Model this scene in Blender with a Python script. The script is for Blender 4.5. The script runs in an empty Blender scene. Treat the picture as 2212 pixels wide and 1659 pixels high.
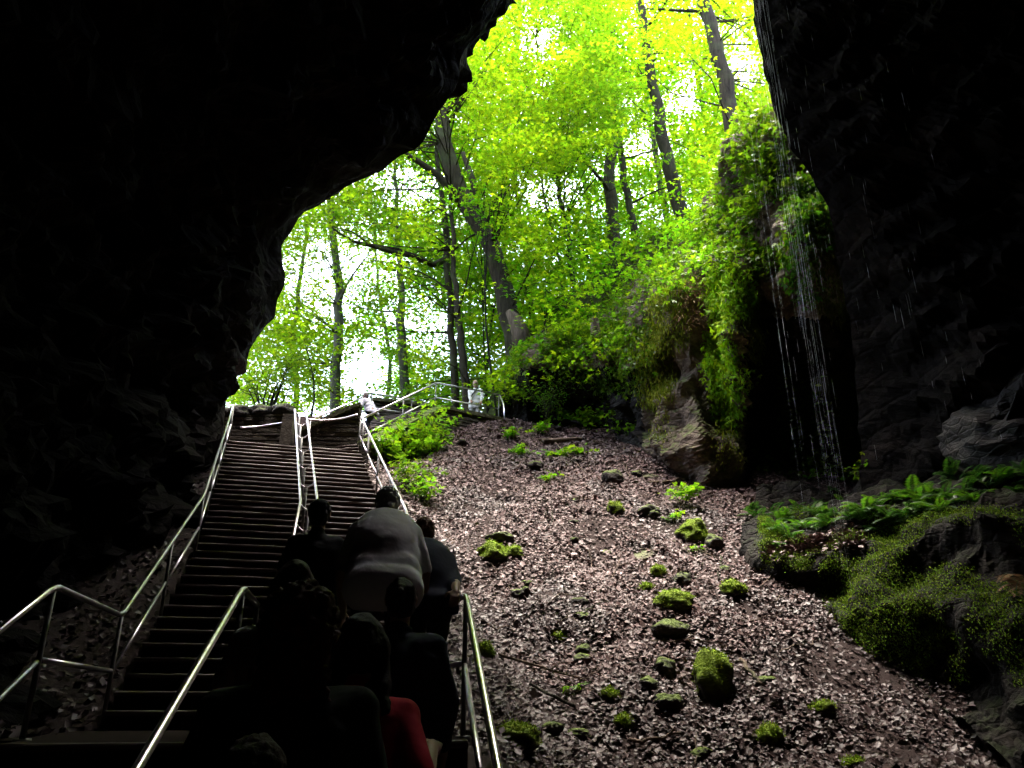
import bpy, bmesh, math, random
import numpy as np
from mathutils import Vector, noise, Matrix
R=math.radians
random.seed(7); RNG=np.random.default_rng(7)
scene=bpy.context.scene
col=scene.collection
# ------------------------------------------------------------------ camera model
PITCH=R(22); FPX=1703.0; CX,CY=1106.0,829.5
cp,sp=math.cos(PITCH),math.sin(PITCH)
def P(px,py,Y):
    dx=(px-CX)/FPX; dy=(CY-py)/FPX
    y=cp-dy*sp; z=sp+dy*cp
    return Vector((dx/y*Y,Y,z/y*Y))
def proj(V):
    V=np.asarray(V); X,Y,Z=V[...,0],V[...,1],V[...,2]
    d=Y*cp+Z*sp; u=-Y*sp+Z*cp
    d=np.where(d<.01,.01,d)
    return CX+X/d*FPX, CY-u/d*FPX
# ------------------------------------------------------------------ helpers
def tag(o,label=None,cat=None,group=None,kind=None):
    if label: o['label']=label
    if cat: o['category']=cat
    if group: o['group']=group
    if kind: o['kind']=kind
    return o
def empty(name,loc=(0,0,0)):
    o=bpy.data.objects.new(name,None); o.empty_display_size=.1; col.objects.link(o); o.location=loc; return o
def link(name,me,parent=None):
    o=bpy.data.objects.new(name,me); col.objects.link(o)
    if parent:
        o.parent=parent; o.matrix_parent_inverse=Matrix.Translation(-parent.location) if parent.type=='EMPTY' and parent.parent is None else Matrix.Identity(4)
    return o
def npmesh(name,V,F,mat,smooth=False,fm=None):
    """V (n,3); F (m,k) int array"""
    me=bpy.data.meshes.new(name); V=np.ascontiguousarray(V,dtype=np.float32).reshape(-1,3); F=np.asarray(F,dtype=np.int32)
    m,k=F.shape
    me.vertices.add(len(V)); me.vertices.foreach_set('co',V.ravel())
    me.loops.add(m*k); me.loops.foreach_set('vertex_index',F.ravel())
    me.polygons.add(m); me.polygons.foreach_set('loop_start',np.arange(0,m*k,k,dtype=np.int32))
    try: me.polygons.foreach_set('loop_total',np.full(m,k,dtype=np.int32))
    except Exception: pass
    for q in (mat if isinstance(mat,(list,tuple)) else [mat]): me.materials.append(q)
    if fm is not None: me.polygons.foreach_set('material_index',np.asarray(fm,dtype=np.int32))
    if smooth: me.polygons.foreach_set('use_smooth',np.ones(m,dtype=bool))
    me.update(calc_edges=True)
    return me
class MB:
    def __init__(s): s.v=[]; s.f=[]; s.m=[]
    def quadgrid(s,rows,closed=False,mi=0):
        b=len(s.v); n=len(rows[0])
        for r in rows: s.v+= [tuple(p) for p in r]
        for i in range(len(rows)-1):
            for j in range(n if closed else n-1):
                j2=(j+1)%n
                s.f.append((b+i*n+j,b+i*n+j2,b+(i+1)*n+j2,b+(i+1)*n+j)); s.m.append(mi)
    def tube(s,pts,r,seg=10,mi=0,caps=True):
        pts=[Vector(p) for p in pts]; n=len(pts)
        if not hasattr(r,'__len__'): r=[r]*n
        rows=[]; up=Vector((0,0,1)); prev=None
        for i,p in enumerate(pts):
            if i==0: t=pts[1]-p
            elif i==n-1: t=p-pts[i-1]
            else: t=(pts[i+1]-p).normalized()+(p-pts[i-1]).normalized()
            t.normalize()
            if prev is None:
                a=up if abs(t.z)<.9 else Vector((1,0,0)); x=t.cross(a).normalized()
            else:
                x=prev-t*prev.dot(t); x.normalize()
            prev=x; y=t.cross(x)
            rows.append([p+(x*math.cos(q)+y*math.sin(q))*r[i] for q in [2*math.pi*k/seg for k in range(seg)]])
        b=len(s.v); s.quadgrid(rows,True,mi)
        if caps:
            s.f.append(tuple(b+k for k in reversed(range(seg)))); s.m.append(mi)
            e=b+(n-1)*seg; s.f.append(tuple(e+k for k in range(seg))); s.m.append(mi)
    def hull8(s,bot,top,mi=0):
        b=len(s.v); s.v+=[tuple(p) for p in bot]+[tuple(p) for p in top]
        for f in ((3,2,1,0),(4,5,6,7),(0,1,5,4),(1,2,6,5),(2,3,7,6),(3,0,4,7)):
            s.f.append(tuple(b+i for i in f)); s.m.append(mi)
    def mesh(s,name,mats,smooth=False):
        me=bpy.data.meshes.new(name); me.from_pydata(s.v,[],s.f)
        for q in (mats if isinstance(mats,(list,tuple)) else [mats]): me.materials.append(q)
        me.polygons.foreach_set('material_index',s.m)
        if smooth: me.polygons.foreach_set('use_smooth',[True]*len(me.polygons))
        me.update(); return me
    def build(s,name,mats,parent=None,smooth=False): return link(name,s.mesh(name,mats,smooth),parent)
def interp(x,xs,ys):
    return float(np.interp(x,xs,ys))
def sst(a,b,x):
    t=min(1,max(0,(x-a)/(b-a))); return t*t*(3-2*t)
def fbm(p,o=4,s=1.0):
    return noise.fractal(Vector(p)*s,1.0,2.0,o)
# ------------------------------------------------------------------ materials
class NT:
    def __init__(s,name):
        s.m=bpy.data.materials.new(name); s.m.use_nodes=True; s.t=s.m.node_tree; s.t.nodes.clear()
        s.out=s.n('ShaderNodeOutputMaterial')
    def n(s,ty,**kw):
        q=s.t.nodes.new(ty)
        for k,v in kw.items(): setattr(q,k,v)
        return q
    def l(s,a,b): s.t.links.new(a,b)
    def coord(s,scale=(1,1,1)):
        tc=s.n('ShaderNodeNewGeometry'); mp=s.n('ShaderNodeMapping'); mp.inputs['Scale'].default_value=scale
        s.l(tc.outputs['Position'],mp.inputs['Vector']); return mp.outputs[0]
    def noise(s,scale,det=5,rough=.6,vec=None,dist=0):
        q=s.n('ShaderNodeTexNoise'); q.inputs['Scale'].default_value=scale; q.inputs['Detail'].default_value=det; q.inputs['Roughness'].default_value=rough
        q.inputs['Distortion'].default_value=dist
        s.l(vec if vec is not None else s.coord(),q.inputs['Vector']); return q.outputs[0]
    def ramp(s,fac,stops):
        q=s.n('ShaderNodeValToRGB'); e=q.color_ramp.elements
        while len(e)<len(stops): e.new(.5)
        for i,(p,c) in enumerate(stops):
            e[i].position=p; e[i].color=(*c,1) if len(c)==3 else c
        s.l(fac,q.inputs[0]); return q.outputs[0]
    def mix(s,fac,a,b,mode='MIX'):
        q=s.n('ShaderNodeMix',data_type='RGBA',blend_type=mode)
        for v,i in ((fac,0),(a,6),(b,7)):
            if hasattr(v,'node'): s.l(v,q.inputs[i])
            else: q.inputs[i].default_value=(*v,1) if hasattr(v,'__len__') else v
        return q.outputs[2]
    def math(s,op,a,b=0):
        q=s.n('ShaderNodeMath',operation=op)
        for v,i in ((a,0),(b,1)):
            if hasattr(v,'node'): s.l(v,q.inputs[i])
            else: q.inputs[i].default_value=v
        return q.outputs[0]
    def bsdf(s,colr,rough=.7,metal=0,spec=.5,bump=None,bs=.3,bd=.02,normal=None):
        q=s.n('ShaderNodeBsdfPrincipled')
        for v,i in ((colr,'Base Color'),(rough,'Roughness'),(metal,'Metallic')):
            if hasattr(v,'node'): s.l(v,q.inputs[i])
            else: q.inputs[i].default_value=(*v,1) if hasattr(v,'__len__') else v
        q.inputs['Specular IOR Level'].default_value=spec
        if bump is not None:
            b=s.n('ShaderNodeBump'); b.inputs['Strength'].default_value=bs; b.inputs['Distance'].default_value=bd
            s.l(bump,b.inputs['Height']); s.l(b.outputs[0],q.inputs['Normal'])
        return q
    def fin(s,sh): s.l(sh.outputs[0],s.out.inputs[0]); return s.m
def up_mask(t,lo,hi,nscale=3,amt=.5):
    g=t.n('ShaderNodeNewGeometry'); sx=t.n('ShaderNodeSeparateXYZ'); t.l(g.outputs['Normal'],sx.inputs[0])
    a=t.math('ADD',sx.outputs[2],t.math('MULTIPLY',t.math('SUBTRACT',t.noise(nscale,4),.5),amt*2))
    q=t.n('ShaderNodeMapRange'); q.inputs[1].default_value=lo; q.inputs[2].default_value=hi; t.l(a,q.inputs[0]); return q.outputs[0]
def m_rock(name,c1,c2,c3,rough=.75,scale=1.2,moss=None,bd=.05,spec=.3):
    t=NT(name); v=t.coord((1,1,1.8)); n1=t.noise(scale,8,.65,v); n2=t.noise(scale*5,6,.7,v,.6)
    c=t.ramp(n1,[(.32,c1),(.52,c2),(.72,c3)])
    c=t.mix(t.ramp(n2,[(.35,(0,0,0)),(.7,(1,1,1))]),c,t.mix(1.0,c,(.55,.5,.45),'MULTIPLY'))
    if moss:
        lo,hi,mc=moss; mn=t.ramp(t.noise(9,5,.7),[(.3,tuple(k*.45 for k in mc)),(.7,mc)])
        c=t.mix(up_mask(t,lo,hi),c,mn)
    vo=t.n('ShaderNodeTexVoronoi',feature='DISTANCE_TO_EDGE'); vo.inputs['Scale'].default_value=scale*2.2; t.l(v,vo.inputs['Vector'])
    h=t.math('ADD',t.math('ADD',n2,n1),t.math('MULTIPLY',t.math('MINIMUM',vo.outputs[0],.12),3))
    return t.fin(t.bsdf(c,rough,0,spec,h,.8,bd))
def m_leaf(name,base,trans,var=.35,tw=.5,rough=.45,spec=.35):
    t=NT(name); g=t.n('ShaderNodeNewGeometry'); r=g.outputs['Random Per Island']
    hs=t.n('ShaderNodeHueSaturation'); 
    t.l(t.math('ADD',t.math('MULTIPLY',r,.05),.475),hs.inputs['Hue'])
    wn=t.n('ShaderNodeTexWhiteNoise',noise_dimensions='1D'); t.l(r,wn.inputs['W'])
    t.l(t.math('ADD',t.math('MULTIPLY',wn.outputs[0],var*2),1-var),hs.inputs['Value'])
    hs.inputs['Color'].default_value=(*base,1)
    h2=t.n('ShaderNodeHueSaturation'); t.l(t.math('ADD',t.math('MULTIPLY',r,.05),.475),h2.inputs['Hue'])
    t.l(t.math('ADD',t.math('MULTIPLY',wn.outputs[0],var*2),1-var),h2.inputs['Value']); h2.inputs['Color'].default_value=(*trans,1)
    b=t.bsdf(hs.outputs[0],rough,0,spec); tr=t.n('ShaderNodeBsdfTranslucent'); t.l(h2.outputs[0],tr.inputs[0])
    mx=t.n('ShaderNodeMixShader'); mx.inputs[0].default_value=tw; t.l(b.outputs[0],mx.inputs[1]); t.l(tr.outputs[0],mx.inputs[2])
    return t.fin(mx)
def m_litter(name,stops,rough=.42,spec=.6):
    t=NT(name); g=t.n('ShaderNodeNewGeometry'); c=t.ramp(g.outputs['Random Per Island'],stops)
    c=t.mix(t.math('MULTIPLY',t.noise(60,3),.8),c,t.mix(1.0,c,(.5,.42,.4),'MULTIPLY'))
    return t.fin(t.bsdf(c,rough,0,spec))
def m_plain(name,c,rough=.6,metal=0,spec=.5,ns=40,amt=.35,bd=.004,bs=.3,vec=(1,1,1)):
    t=NT(name); n=t.noise(ns,5,.6,t.coord(vec)); cc=t.mix(n,tuple(k*(1-amt) for k in c),tuple(min(1,k*(1+amt)) for k in c))
    return t.fin(t.bsdf(cc,rough,metal,spec,n,bs,bd))
def m_bark(name,c1,c2):
    t=NT(name); n=t.noise(9,7,.7,t.coord((1,1,.16)),.4); n2=t.noise(1.3,4)
    c=t.ramp(n,[(.3,c1),(.7,c2)]); c=t.mix(t.ramp(n2,[(.5,(0,0,0)),(.75,(1,1,1))]),c,t.mix(.5,c,(.10,.13,.06)))
    return t.fin(t.bsdf(c,.9,0,.15,n,.9,.04))
M={}
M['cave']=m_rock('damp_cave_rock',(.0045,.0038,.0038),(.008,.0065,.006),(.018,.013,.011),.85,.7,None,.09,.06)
M['bluff']=m_rock('limestone',(.05,.036,.028),(.17,.125,.095),(.42,.34,.27),.75,1.1,(.35,.8,(.10,.15,.02)),.10,.3)
M['wet']=m_rock('shaded_recess_rock',(.006,.005,.0045),(.010,.008,.007),(.02,.016,.013),.7,.9,None,.06,.2)  # shade of the bluff recesses put into the rock colour
M['ledge']=m_rock('ledge_rock',(.007,.006,.005),(.016,.013,.011),(.04,.032,.026),.75,1.6,(.6,1.0,(.02,.03,.006)),.10,.15)
M['pale']=m_rock('pale_brown_rock',(.008,.006,.005),(.014,.010,.009),(.05,.037,.03),.6,2.2,None,.06,.4)
M['stonewall']=m_rock('stacked_stone',(.05,.045,.035),(.12,.105,.08),(.24,.21,.16),.8,3.5,(.45,.8,(.10,.14,.02)),.03)
M['coping']=m_rock('mossy_coping',(.06,.065,.03),(.13,.135,.06),(.24,.24,.14),.85,4,(.3,.7,(.16,.22,.04)),.02)
M['mossrock']=m_rock('moss_covered_rock',(.025,.022,.018),(.05,.045,.038),(.10,.09,.075),.85,3,(-.25,.25,(.24,.36,.018)),.04)
M['slab']=m_rock('lichen_slab',(.10,.09,.06),(.18,.17,.11),(.27,.26,.18),.7,4,(.6,1.0,(.12,.16,.03)),.02)
M['darkrock']=m_rock('dark_stone',(.02,.017,.015),(.04,.034,.03),(.08,.07,.06),.7,3,(.3,.85,(.12,.18,.015)),.04)
M['soil']=m_plain('dark_humus',(.035,.022,.020),.9,0,.2,9,.6,.03,.6)
M['floor']=m_plain('forest_floor',(.05,.06,.02),.95,0,.1,3,.5,.05,.5)
M['step']=m_plain('worn_brown_concrete',(.036,.026,.023),1.0,0,.04,11,.45,.006,.4)
M['nose']=m_plain('worn_skylit_step_edge',(.12,.09,.08),.6,0,.4,25,.4,.003,.3)  # lighter colour paints in the sky light caught by the nosing
M['steel']=m_plain('brushed_steel_rail',(.88,.80,.88),.30,1,.5,30,.10,.001,.1)
M['post']=m_plain('dull_steel_post',(.22,.21,.20),.5,.85,.5,20,.25,.001,.1)
M['bark']=m_bark('grey_brown_bark',(.018,.015,.011),(.065,.053,.038))
M['barkdark']=m_bark('dark_bark',(.011,.010,.008),(.038,.032,.024))
M['barkpale']=m_bark('pale_bark',(.05,.05,.04),(.13,.125,.10))
M['wood']=m_bark('bare_dead_wood',(.06,.045,.035),(.24,.18,.14))
M['leafA']=m_leaf('sunlit_maple_leaf',(.065,.13,.006),(.175,.41,.006),.45,.64)
M['leafB']=m_leaf('fresh_green_leaf',(.07,.115,.006),(.23,.40,.006),.45,.62)
M['leafC']=m_leaf('deep_green_leaf',(.05,.095,.007),(.145,.30,.006),.45,.57)
M['under']=m_leaf('undergrowth_leaf',(.07,.14,.006),(.13,.26,.006),.45,.45)
M['plantleaf']=m_leaf('lush_plant_leaf',(.11,.22,.010),(.20,.42,.010),.35,.5)
M['mosstuft']=m_leaf('moss_tuft',(.17,.26,.012),(.16,.26,.010),.45,.3,.8,.1)
M['shrub']=m_leaf('dark_shrub_leaf',(.035,.075,.012),(.08,.19,.012),.4,.4)
M['fern']=m_leaf('fern_frond',(.05,.13,.010),(.10,.26,.010),.35,.4)
M['ferndark']=m_leaf('shade_fern_frond',(.03,.085,.012),(.05,.14,.012),.4,.35)
M['moss']=m_leaf('hanging_yellow_moss',(.15,.18,.015),(.22,.27,.015),.4,.35,.8,.1)
M['mosshang']=m_leaf('hanging_bright_moss',(.24,.42,.010),(.34,.60,.010),.4,.4,.7,.2)
M['olive']=m_leaf('olive_hanging_moss',(.09,.10,.02),(.12,.13,.02),.4,.3,.8,.1)
M['root']=m_leaf('dry_brown_roots',(.20,.13,.07),(.16,.10,.05),.5,.2,.8,.1)
M['litter']=m_litter('fallen_leaf',[(0,(.06,.030,.026)),(.35,(.10,.056,.050)),(.65,(.175,.108,.104)),(.88,(.25,.17,.166)),(1,(.38,.29,.285))],.55,.35)
M['litterdark']=m_litter('shaded_fallen_leaf',[(0,(.04,.021,.019)),(.5,(.08,.046,.043)),(.85,(.13,.085,.082)),(1,(.22,.17,.175))],.5,.45)  # darker leaf colours carry the dimmer light of the lower slope
def m_skin():
    t=NT('skin'); n=t.noise(30,4); return t.fin(t.bsdf(t.mix(n,(.38,.22,.16),(.46,.28,.20)),.55,0,.4,t.noise(300,2),.1,.001))
M['skin']=m_skin()
def m_cloth(name,c,rough=.9):
    t=NT(name); f=t.noise(5,3,.5,None,.4); w=t.noise(350,2)
    return t.fin(t.bsdf(t.mix(t.noise(5,3),tuple(k*.85 for k in c),tuple(min(1,k*1.1) for k in c)),rough,0,.2,t.math('ADD',t.math('MULTIPLY',f,6),t.math('MULTIPLY',w,.15)),.5,.006))
def m_hair(name,c,vec=(1,1,.12)):
    t=NT(name); n=t.noise(170,4,.7,t.coord(vec),.3)
    return t.fin(t.bsdf(t.mix(n,tuple(k*.35 for k in c),tuple(min(1,k*1.6) for k in c)),.6,0,.15,n,.9,.006))
# ------------------------------------------------------------------ stair layout
ZL=-.2; ZT=4.85; ZU=7.0; RH=.85
ST=[ # (left, right, floor z)
 (Vector((-2.28,2.2,0)),Vector((.12,2.55,0)),-1.65),
 (Vector((-2.75,4.85,0)),Vector((-.30,5.27,0)),ZL),
 (Vector((-3.15,6.6,0)),Vector((-.74,7.15,0)),ZL),
 (Vector((-4.04,10.13,0)),Vector((-1.47,10.82,0)),1.67),
 (Vector((-5.74,15.25,0)),Vector((-3.24,15.95,0)),ZT)]
yl=[s[0].y for s in ST]; xl=[s[0].x for s in ST]; yr=[s[1].y for s in ST]; xr=[s[1].x for s in ST]; zz=[s[2] for s in ST]
def lerp(a,b,t): return a+(b-a)*t
# ------------------------------------------------------------------ ground
def stair_z(x,y):
    a=interp(y,yl,xl); b=interp(y,yr,xr); w=max(.1,b-a); t=min(1.6,max(-.6,(x-a)/w))
    ys=[lerp(s[0].y,s[1].y,t) for s in ST]; return interp(y,ys,zz)
def plane(x,y):
    if y<9: return -.6-.28*(9-y)
    z=-.6+.69*(y-9); 
    return min(z, 7.0+.05*(y-20))
def hill(x,y):
    r=8*(1-math.exp(-max(0,x+1.8)/3.2))*sst(20.6,24,y+.5*max(x,-1))
    return 7+r+max(0,y-26)*.05
def ybase(x): return interp(x,[-4,0,.55,3.2,4.8,8],[21.5,21.2,20.8,18.6,17.0,15.8])
def ground_z(x,y):
    a=interp(y,yl,xl); b=interp(y,yr,xr); zs=stair_z(x,y)
    n=.22*fbm((x,y,3),3,.45)+.10*fbm((x,y,9),3,1.5)
    if a-.02<x<b+.02 and 1.5<y<17.5: return zs-.35
    if y>17.35 and x<=-2.2:
        z=lerp(6.25,7,sst(17,20,y)) if x<-4.5 else 7.0 if y>19.8 else 4.6
        return z-.04+ (n*.4 if x<-6 else 0)
    if x<=a:
        d=a-x; return zs-.12+.12*min(d,2)+n*.8*sst(0,.5,d)
    d=x-b
    if y>ybase(x): 
        z0=min(plane(x,ybase(x)),7); return lerp(z0,hill(x,y),sst(0,2.6,y-ybase(x)))+n*.5
    z=lerp(zs-.10,plane(x,y),sst(.1,1.9,d))+n*sst(.1,.8,d)
    z-=.35*sst(2.2,5.5,x)*sst(14,10,y)*0
    return z
xs=np.concatenate([np.arange(-60,-12,4.),np.arange(-12,12,.22),np.arange(12,61,4.)]); ys=np.concatenate([np.arange(-14,0,2.),np.arange(0,27,.22),np.arange(27,120,3.)])
V=[];
for y in ys:
    for x in xs: V.append((x,y,ground_z(x,y)))
nx=len(xs); F=[(i*nx+j,i*nx+j+1,(i+1)*nx+j+1,(i+1)*nx+j) for i in range(len(ys)-1) for j in range(nx-1)]
fm=[1 if (ys[i]>ybase(xs[j])+.3 or ys[i]>17.6 and xs[j]<-4) else 0 for i in range(len(ys)-1) for j in range(nx-1)]
g=link('ground',npmesh('ground',V,F,[M['soil'],M['floor']],True,fm)); g['kind']='structure'
# ------------------------------------------------------------------ spline surfaces
def catmull(pts,n):
    """pts list of Vector -> n samples"""
    pts=[Vector(p) for p in pts]; d=[0]
    for i in range(1,len(pts)): d.append(d[-1]+(pts[i]-pts[i-1]).length)
    out=[]
    for k in range(n):
        s=d[-1]*k/(n-1); i=max(0,min(len(pts)-2,next((j-1 for j in range(1,len(d)) if d[j]>=s-1e-9),len(pts)-2)))
        t=(s-d[i])/max(1e-6,d[i+1]-d[i])
        p0=pts[max(0,i-1)];p1=pts[i];p2=pts[i+1];p3=pts[min(len(pts)-1,i+2)]
        m1=(p2-p0)*.5; m2=(p3-p1)*.5
        if i==0: m1=p2-p1
        # limit overshoot
        L=(p2-p1).length
        if m1.length>L*1.3: m1*=L*1.3/m1.length
        if m2.length>L*1.3: m2*=L*1.3/m2.length
        t2=t*t;t3=t2*t
        out.append(p1*(2*t3-3*t2+1)+m1*(t3-2*t2+t)+p2*(-2*t3+3*t2)+m2*(t3-t2))
    return out
def rows_surface(ctrl,nu,nv):
    """ctrl: list of rows (each a polyline); resample each row to nu, then across to nv"""
    rr=[catmull(r,nu) for r in ctrl]
    cols=[catmull([r[j] for r in rr],nv) for j in range(nu)]
    return [[cols[j][i] for j in range(nu)] for i in range(nv)]
def displace(grid,amp,flip=1,blocky=.5,seed=0,zs=1.9):
    nv=len(grid);nu=len(grid[0]); out=[]
    for i in range(nv):
        row=[]
        for j in range(nu):
            a=grid[min(nv-1,i+1)][j]-grid[max(0,i-1)][j]; b=grid[i][min(nu-1,j+1)]-grid[i][max(0,j-1)]
            n=a.cross(b); n=n.normalized() if n.length>1e-7 else Vector((0,-1,0))
            p=grid[i][j]; am=amp(i/(nv-1),j/(nu-1),p) if callable(amp) else amp
            q=Vector((p.x,p.y,p.z*zs))+Vector((seed,0,0))
            h=.6*noise.fractal(q*.55,1,2,4)+.28*noise.fractal(q*1.7,1,2,3)
            h+=blocky*.9*(noise.voronoi(q*1.1+Vector((fbm(q,2,.8)*.5,0,0)))[0][0]-.35)+.13*noise.fractal(q*5,1,2,4)+blocky*.16*(noise.voronoi(q*3.4)[0][0]-.3)
            row.append(p+n*(h*am*flip))
        out.append(row)
    return out
# ------------------------------------------------------------------ cave shell
lip_px=[(478,1010,15.6),(484,940,15.4),(489,900,15.2),(486,862,15.1),(494,832,15),(506,808,14.8),(530,797,14.6),(536,770,14.4),(546,745,14.3),(570,716,14),(596,690,13.7),(600,655,13.5),(613,602,13.2),(606,560,13),(610,524,12.8),(626,494,12.6),(650,466,12.4),(680,446,12.2),(710,427,12),(752,407,11.8),(790,385,11.6),(820,368,11.5),(852,348,11.3),(882,332,11.2),(902,323,11.1),(926,284,11),(946,230,10.9),(972,203,10.8),(986,178,10.7),(1005,110,10.5),(1032,75,10.3),(1060,30,10.1),(1076,-2,10),(1120,-90,10),(1200,-210,10),(1300,-290,10),(1420,-310,10.4),(1520,-220,10.9),(1590,-110,11.3),(1624,-10,11.6),(1634,60,11.7),(1642,110,11.8),(1660,180,11.9),(1690,270,12),(1712,318,12),(1750,372,12.1),(1778,425,12.2),(1798,480,12.3),(1806,540,12.5),(1824,620,12.8),(1840,700,13),(1852,820,13.4),(1856,930,13.8),(1862,1070,14.2)]
lip=[P(*q) for q in lip_px]
for k in (0,): lip[k].z-=.6
lip[-1].z-=.6
cen=Vector((-.2,11,6.5))
def ring(y,pts): return [Vector((a,y,b)) for a,b in pts]
r8=ring(8.6,[(-4.35,-.9),(-4.7,1.4),(-5.1,3.4),(-5.3,5.2),(-4.7,6.6),(-3.4,8.2),(-1.7,9.6),(.6,11.2),(2.6,12),(5,11.5),(7.4,10),(9,8),(9.8,6),(10,4),(9.8,2),(9.6,0)])
r5=ring(5,[(-3.75,-2),(-4.3,.6),(-5.0,2.6),(-5.4,4.6),(-4.4,6.2),(-2.6,7.6),(0,8.8),(2.2,9.3),(4.4,9.3),(7,8.6),(9,7.2),(10.4,5.5),(11,3.5),(10.8,1.8),(10.4,.3),(10,-2.5)])
r0=ring(-1,[(-5.6,-3.5),(-6,-1),(-6,2),(-5,4),(-3.4,5.4),(-1,6.4),(2,7),(4.5,7),(7,6.4),(9,5),(10.2,3),(10.4,1),(10,-1),(9.5,-4)])
rb=ring(-9,[(-4,-4),(-4.5,-2),(-4.3,0),(-3.6,1.5),(-2,2.6),(0,3.2),(2,3.4),(4,3.2),(6,2.4),(7,1),(7.4,-1),(7,-2.6),(6.4,-4)])
rc=ring(-10,[(0,-3),(0.2,-2.8),(.5,-2.6),(1,-2.5),(1.5,-2.6),(2,-3)])
def outward(k,dy,ext=0):
    out=[]
    for i,p in enumerate(lip):
        n=Vector((p.x-cen.x,0,p.z-cen.z)).normalized()
        if p.z<cen.z: n=Vector((math.copysign(1,p.x-cen.x),0,.1)).normalized()
        out.append(p+n*k+Vector((0,dy,0)))
    return out
NU=300
ctrl=[outward(14,-6),outward(5,3.2),outward(1.5,1.2),outward(.35,.35),lip,r8,r5,r0,rb,rc]
rr=[catmull(r,NU) for r in ctrl]
NVs=[7,12,10,6,46,34,30,14,6]
rows=[]
colsp=[]
for j in range(NU):
    c=[rr[k][j] for k in range(len(ctrl))]; L=[]
    for k in range(len(c)-1):
        for s in range(NVs[k]):
            t=s/NVs[k]; p1,p2=c[k],c[k+1]; p0=c[k-1] if k else p1; p3=c[k+2] if k+2<len(c) else p2
            if k==3: L.append(lerp(p1,p2,t)); continue
            m1=(p2-p0)*.5; m2=(p3-p1)*.5; Ls=(p2-p1).length
            for m_ in (m1,m2):
                if m_.length>Ls: m_*=Ls/max(1e-6,m_.length)
            if k==4: m1=(p2-p1)*.8
            L.append(p1*(2*t**3-3*t*t+1)+m1*(t**3-2*t*t+t)+p2*(-2*t**3+3*t*t)+m2*(t**3-t*t))
    L.append(c[-1]); colsp.append(L)
grid=[[colsp[j][i] for j in range(NU)] for i in range(len(colsp[0]))]
ilip=sum(NVs[:4])
def cave_amp(v,u,p):
    i=v*(len(grid)-1); d=abs(i-ilip); return .10+.75*sst(1,22,d)
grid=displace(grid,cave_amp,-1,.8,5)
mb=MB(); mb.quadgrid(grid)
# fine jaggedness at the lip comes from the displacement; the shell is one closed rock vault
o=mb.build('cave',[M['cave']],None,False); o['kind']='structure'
# ------------------------------------------------------------------ bluff
bl=[
 [(1075,912,21),(1075,900,21.0),(1078,890,21),(1080,880,21),(1085,865,21),(1090,850,21.2),(1095,835,21.6),(1100,820,22.5)],
 [(1130,915,20.7),(1130,890,20.9),(1130,870,20.9),(1135,840,20.7),(1138,815,20.3),(1142,795,20.3),(1150,770,20.8),(1160,740,22.3)],
 [(1200,930,20.1),(1200,900,20.8),(1195,870,21.0),(1192,840,20.7),(1190,812,19.9),(1195,785,19.6),(1205,755,20.0),(1215,720,22)],
 [(1290,960,19.3),(1290,925,20.4),(1288,890,20.8),(1285,850,20.4),(1285,815,19.2),(1290,780,18.9),(1295,730,19.3),(1300,680,21.5)],
 [(1345,965,18.8),(1345,930,19.4),(1340,890,19.4),(1335,850,19.0),(1340,810,18.4),(1350,760,18.2),(1355,700,18.5),(1360,650,21)],
 [(1400,985,17.9),(1395,930,18.3),(1390,870,18.1),(1385,810,17.7),(1385,760,17.4),(1395,700,17.3),(1410,640,17.7),(1425,590,20)],
 [(1450,1025,17.1),(1445,950,17.0),(1440,880,17.1),(1440,810,17.2),(1435,750,16.8),(1450,680,16.6),(1475,600,17.0),(1490,540,19.5)],
 [(1510,1055,16.5),(1505,970,16.3),(1500,890,16.5),(1500,810,16.9),(1505,740,16.6),(1520,660,16.2),(1540,570,16.4),(1545,490,18.5)],
 [(1570,1060,16.3),(1570,980,16.3),(1565,900,16.6),(1562,800,16.6),(1560,700,15.9),(1575,590,15.5),(1590,470,15.4),(1600,330,16.8)],
 [(1610,1075,16.4),(1608,1000,16.8),(1605,930,16.8),(1600,820,16.0),(1600,700,15.4),(1610,560,15.1),(1625,400,15.0),(1640,250,16)],
 [(1680,1100,17.6),(1680,1000,18.6),(1680,900,18.8),(1670,760,18.0),(1668,650,15.6),(1670,520,14.6),(1670,370,14.3),(1680,220,15)],
 [(1760,1120,17.8),(1760,1020,18.8),(1760,900,18.8),(1755,780,17.5),(1760,690,15.0),(1750,560,13.9),(1740,420,13.8),(1740,250,14.5)],
 [(1850,1120,17.8),(1850,1020,18.8),(1850,900,18.8),(1850,800,17.5),(1850,700,15.2),(1850,560,14.0),(1850,420,14),(1850,250,14.5)],
 [(2100,1150,16),(2100,1020,16),(2100,900,16),(2100,800,16),(2100,700,15.2),(2100,560,15),(2100,420,15),(2100,250,15)]]
B=rows_surface([[P(*q) for q in c] for c in bl],190,260)   # rows: across (nv=170), each 120 bottom->top
B=displace(B,lambda v,u,p:.62 if u<.9 else .2,1,1.5,2,.8)
mb=MB(); mb.quadgrid(B)
Bv=np.array([[tuple(p) for p in r] for r in B])
bpx,bpy_=proj(Bv)
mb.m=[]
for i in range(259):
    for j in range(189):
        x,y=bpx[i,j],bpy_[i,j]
        mb.m.append(1 if (x>1605 and y>690) or (x<1385 and y>800) else 0)  # near-black rock stands in for shade in the recesses
o=mb.build('bluff',[M['bluff'],M['wet']],None,False); tag(o,'rugged limestone bluff with hanging moss at the right of the leaf slope','rock bluff')
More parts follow.
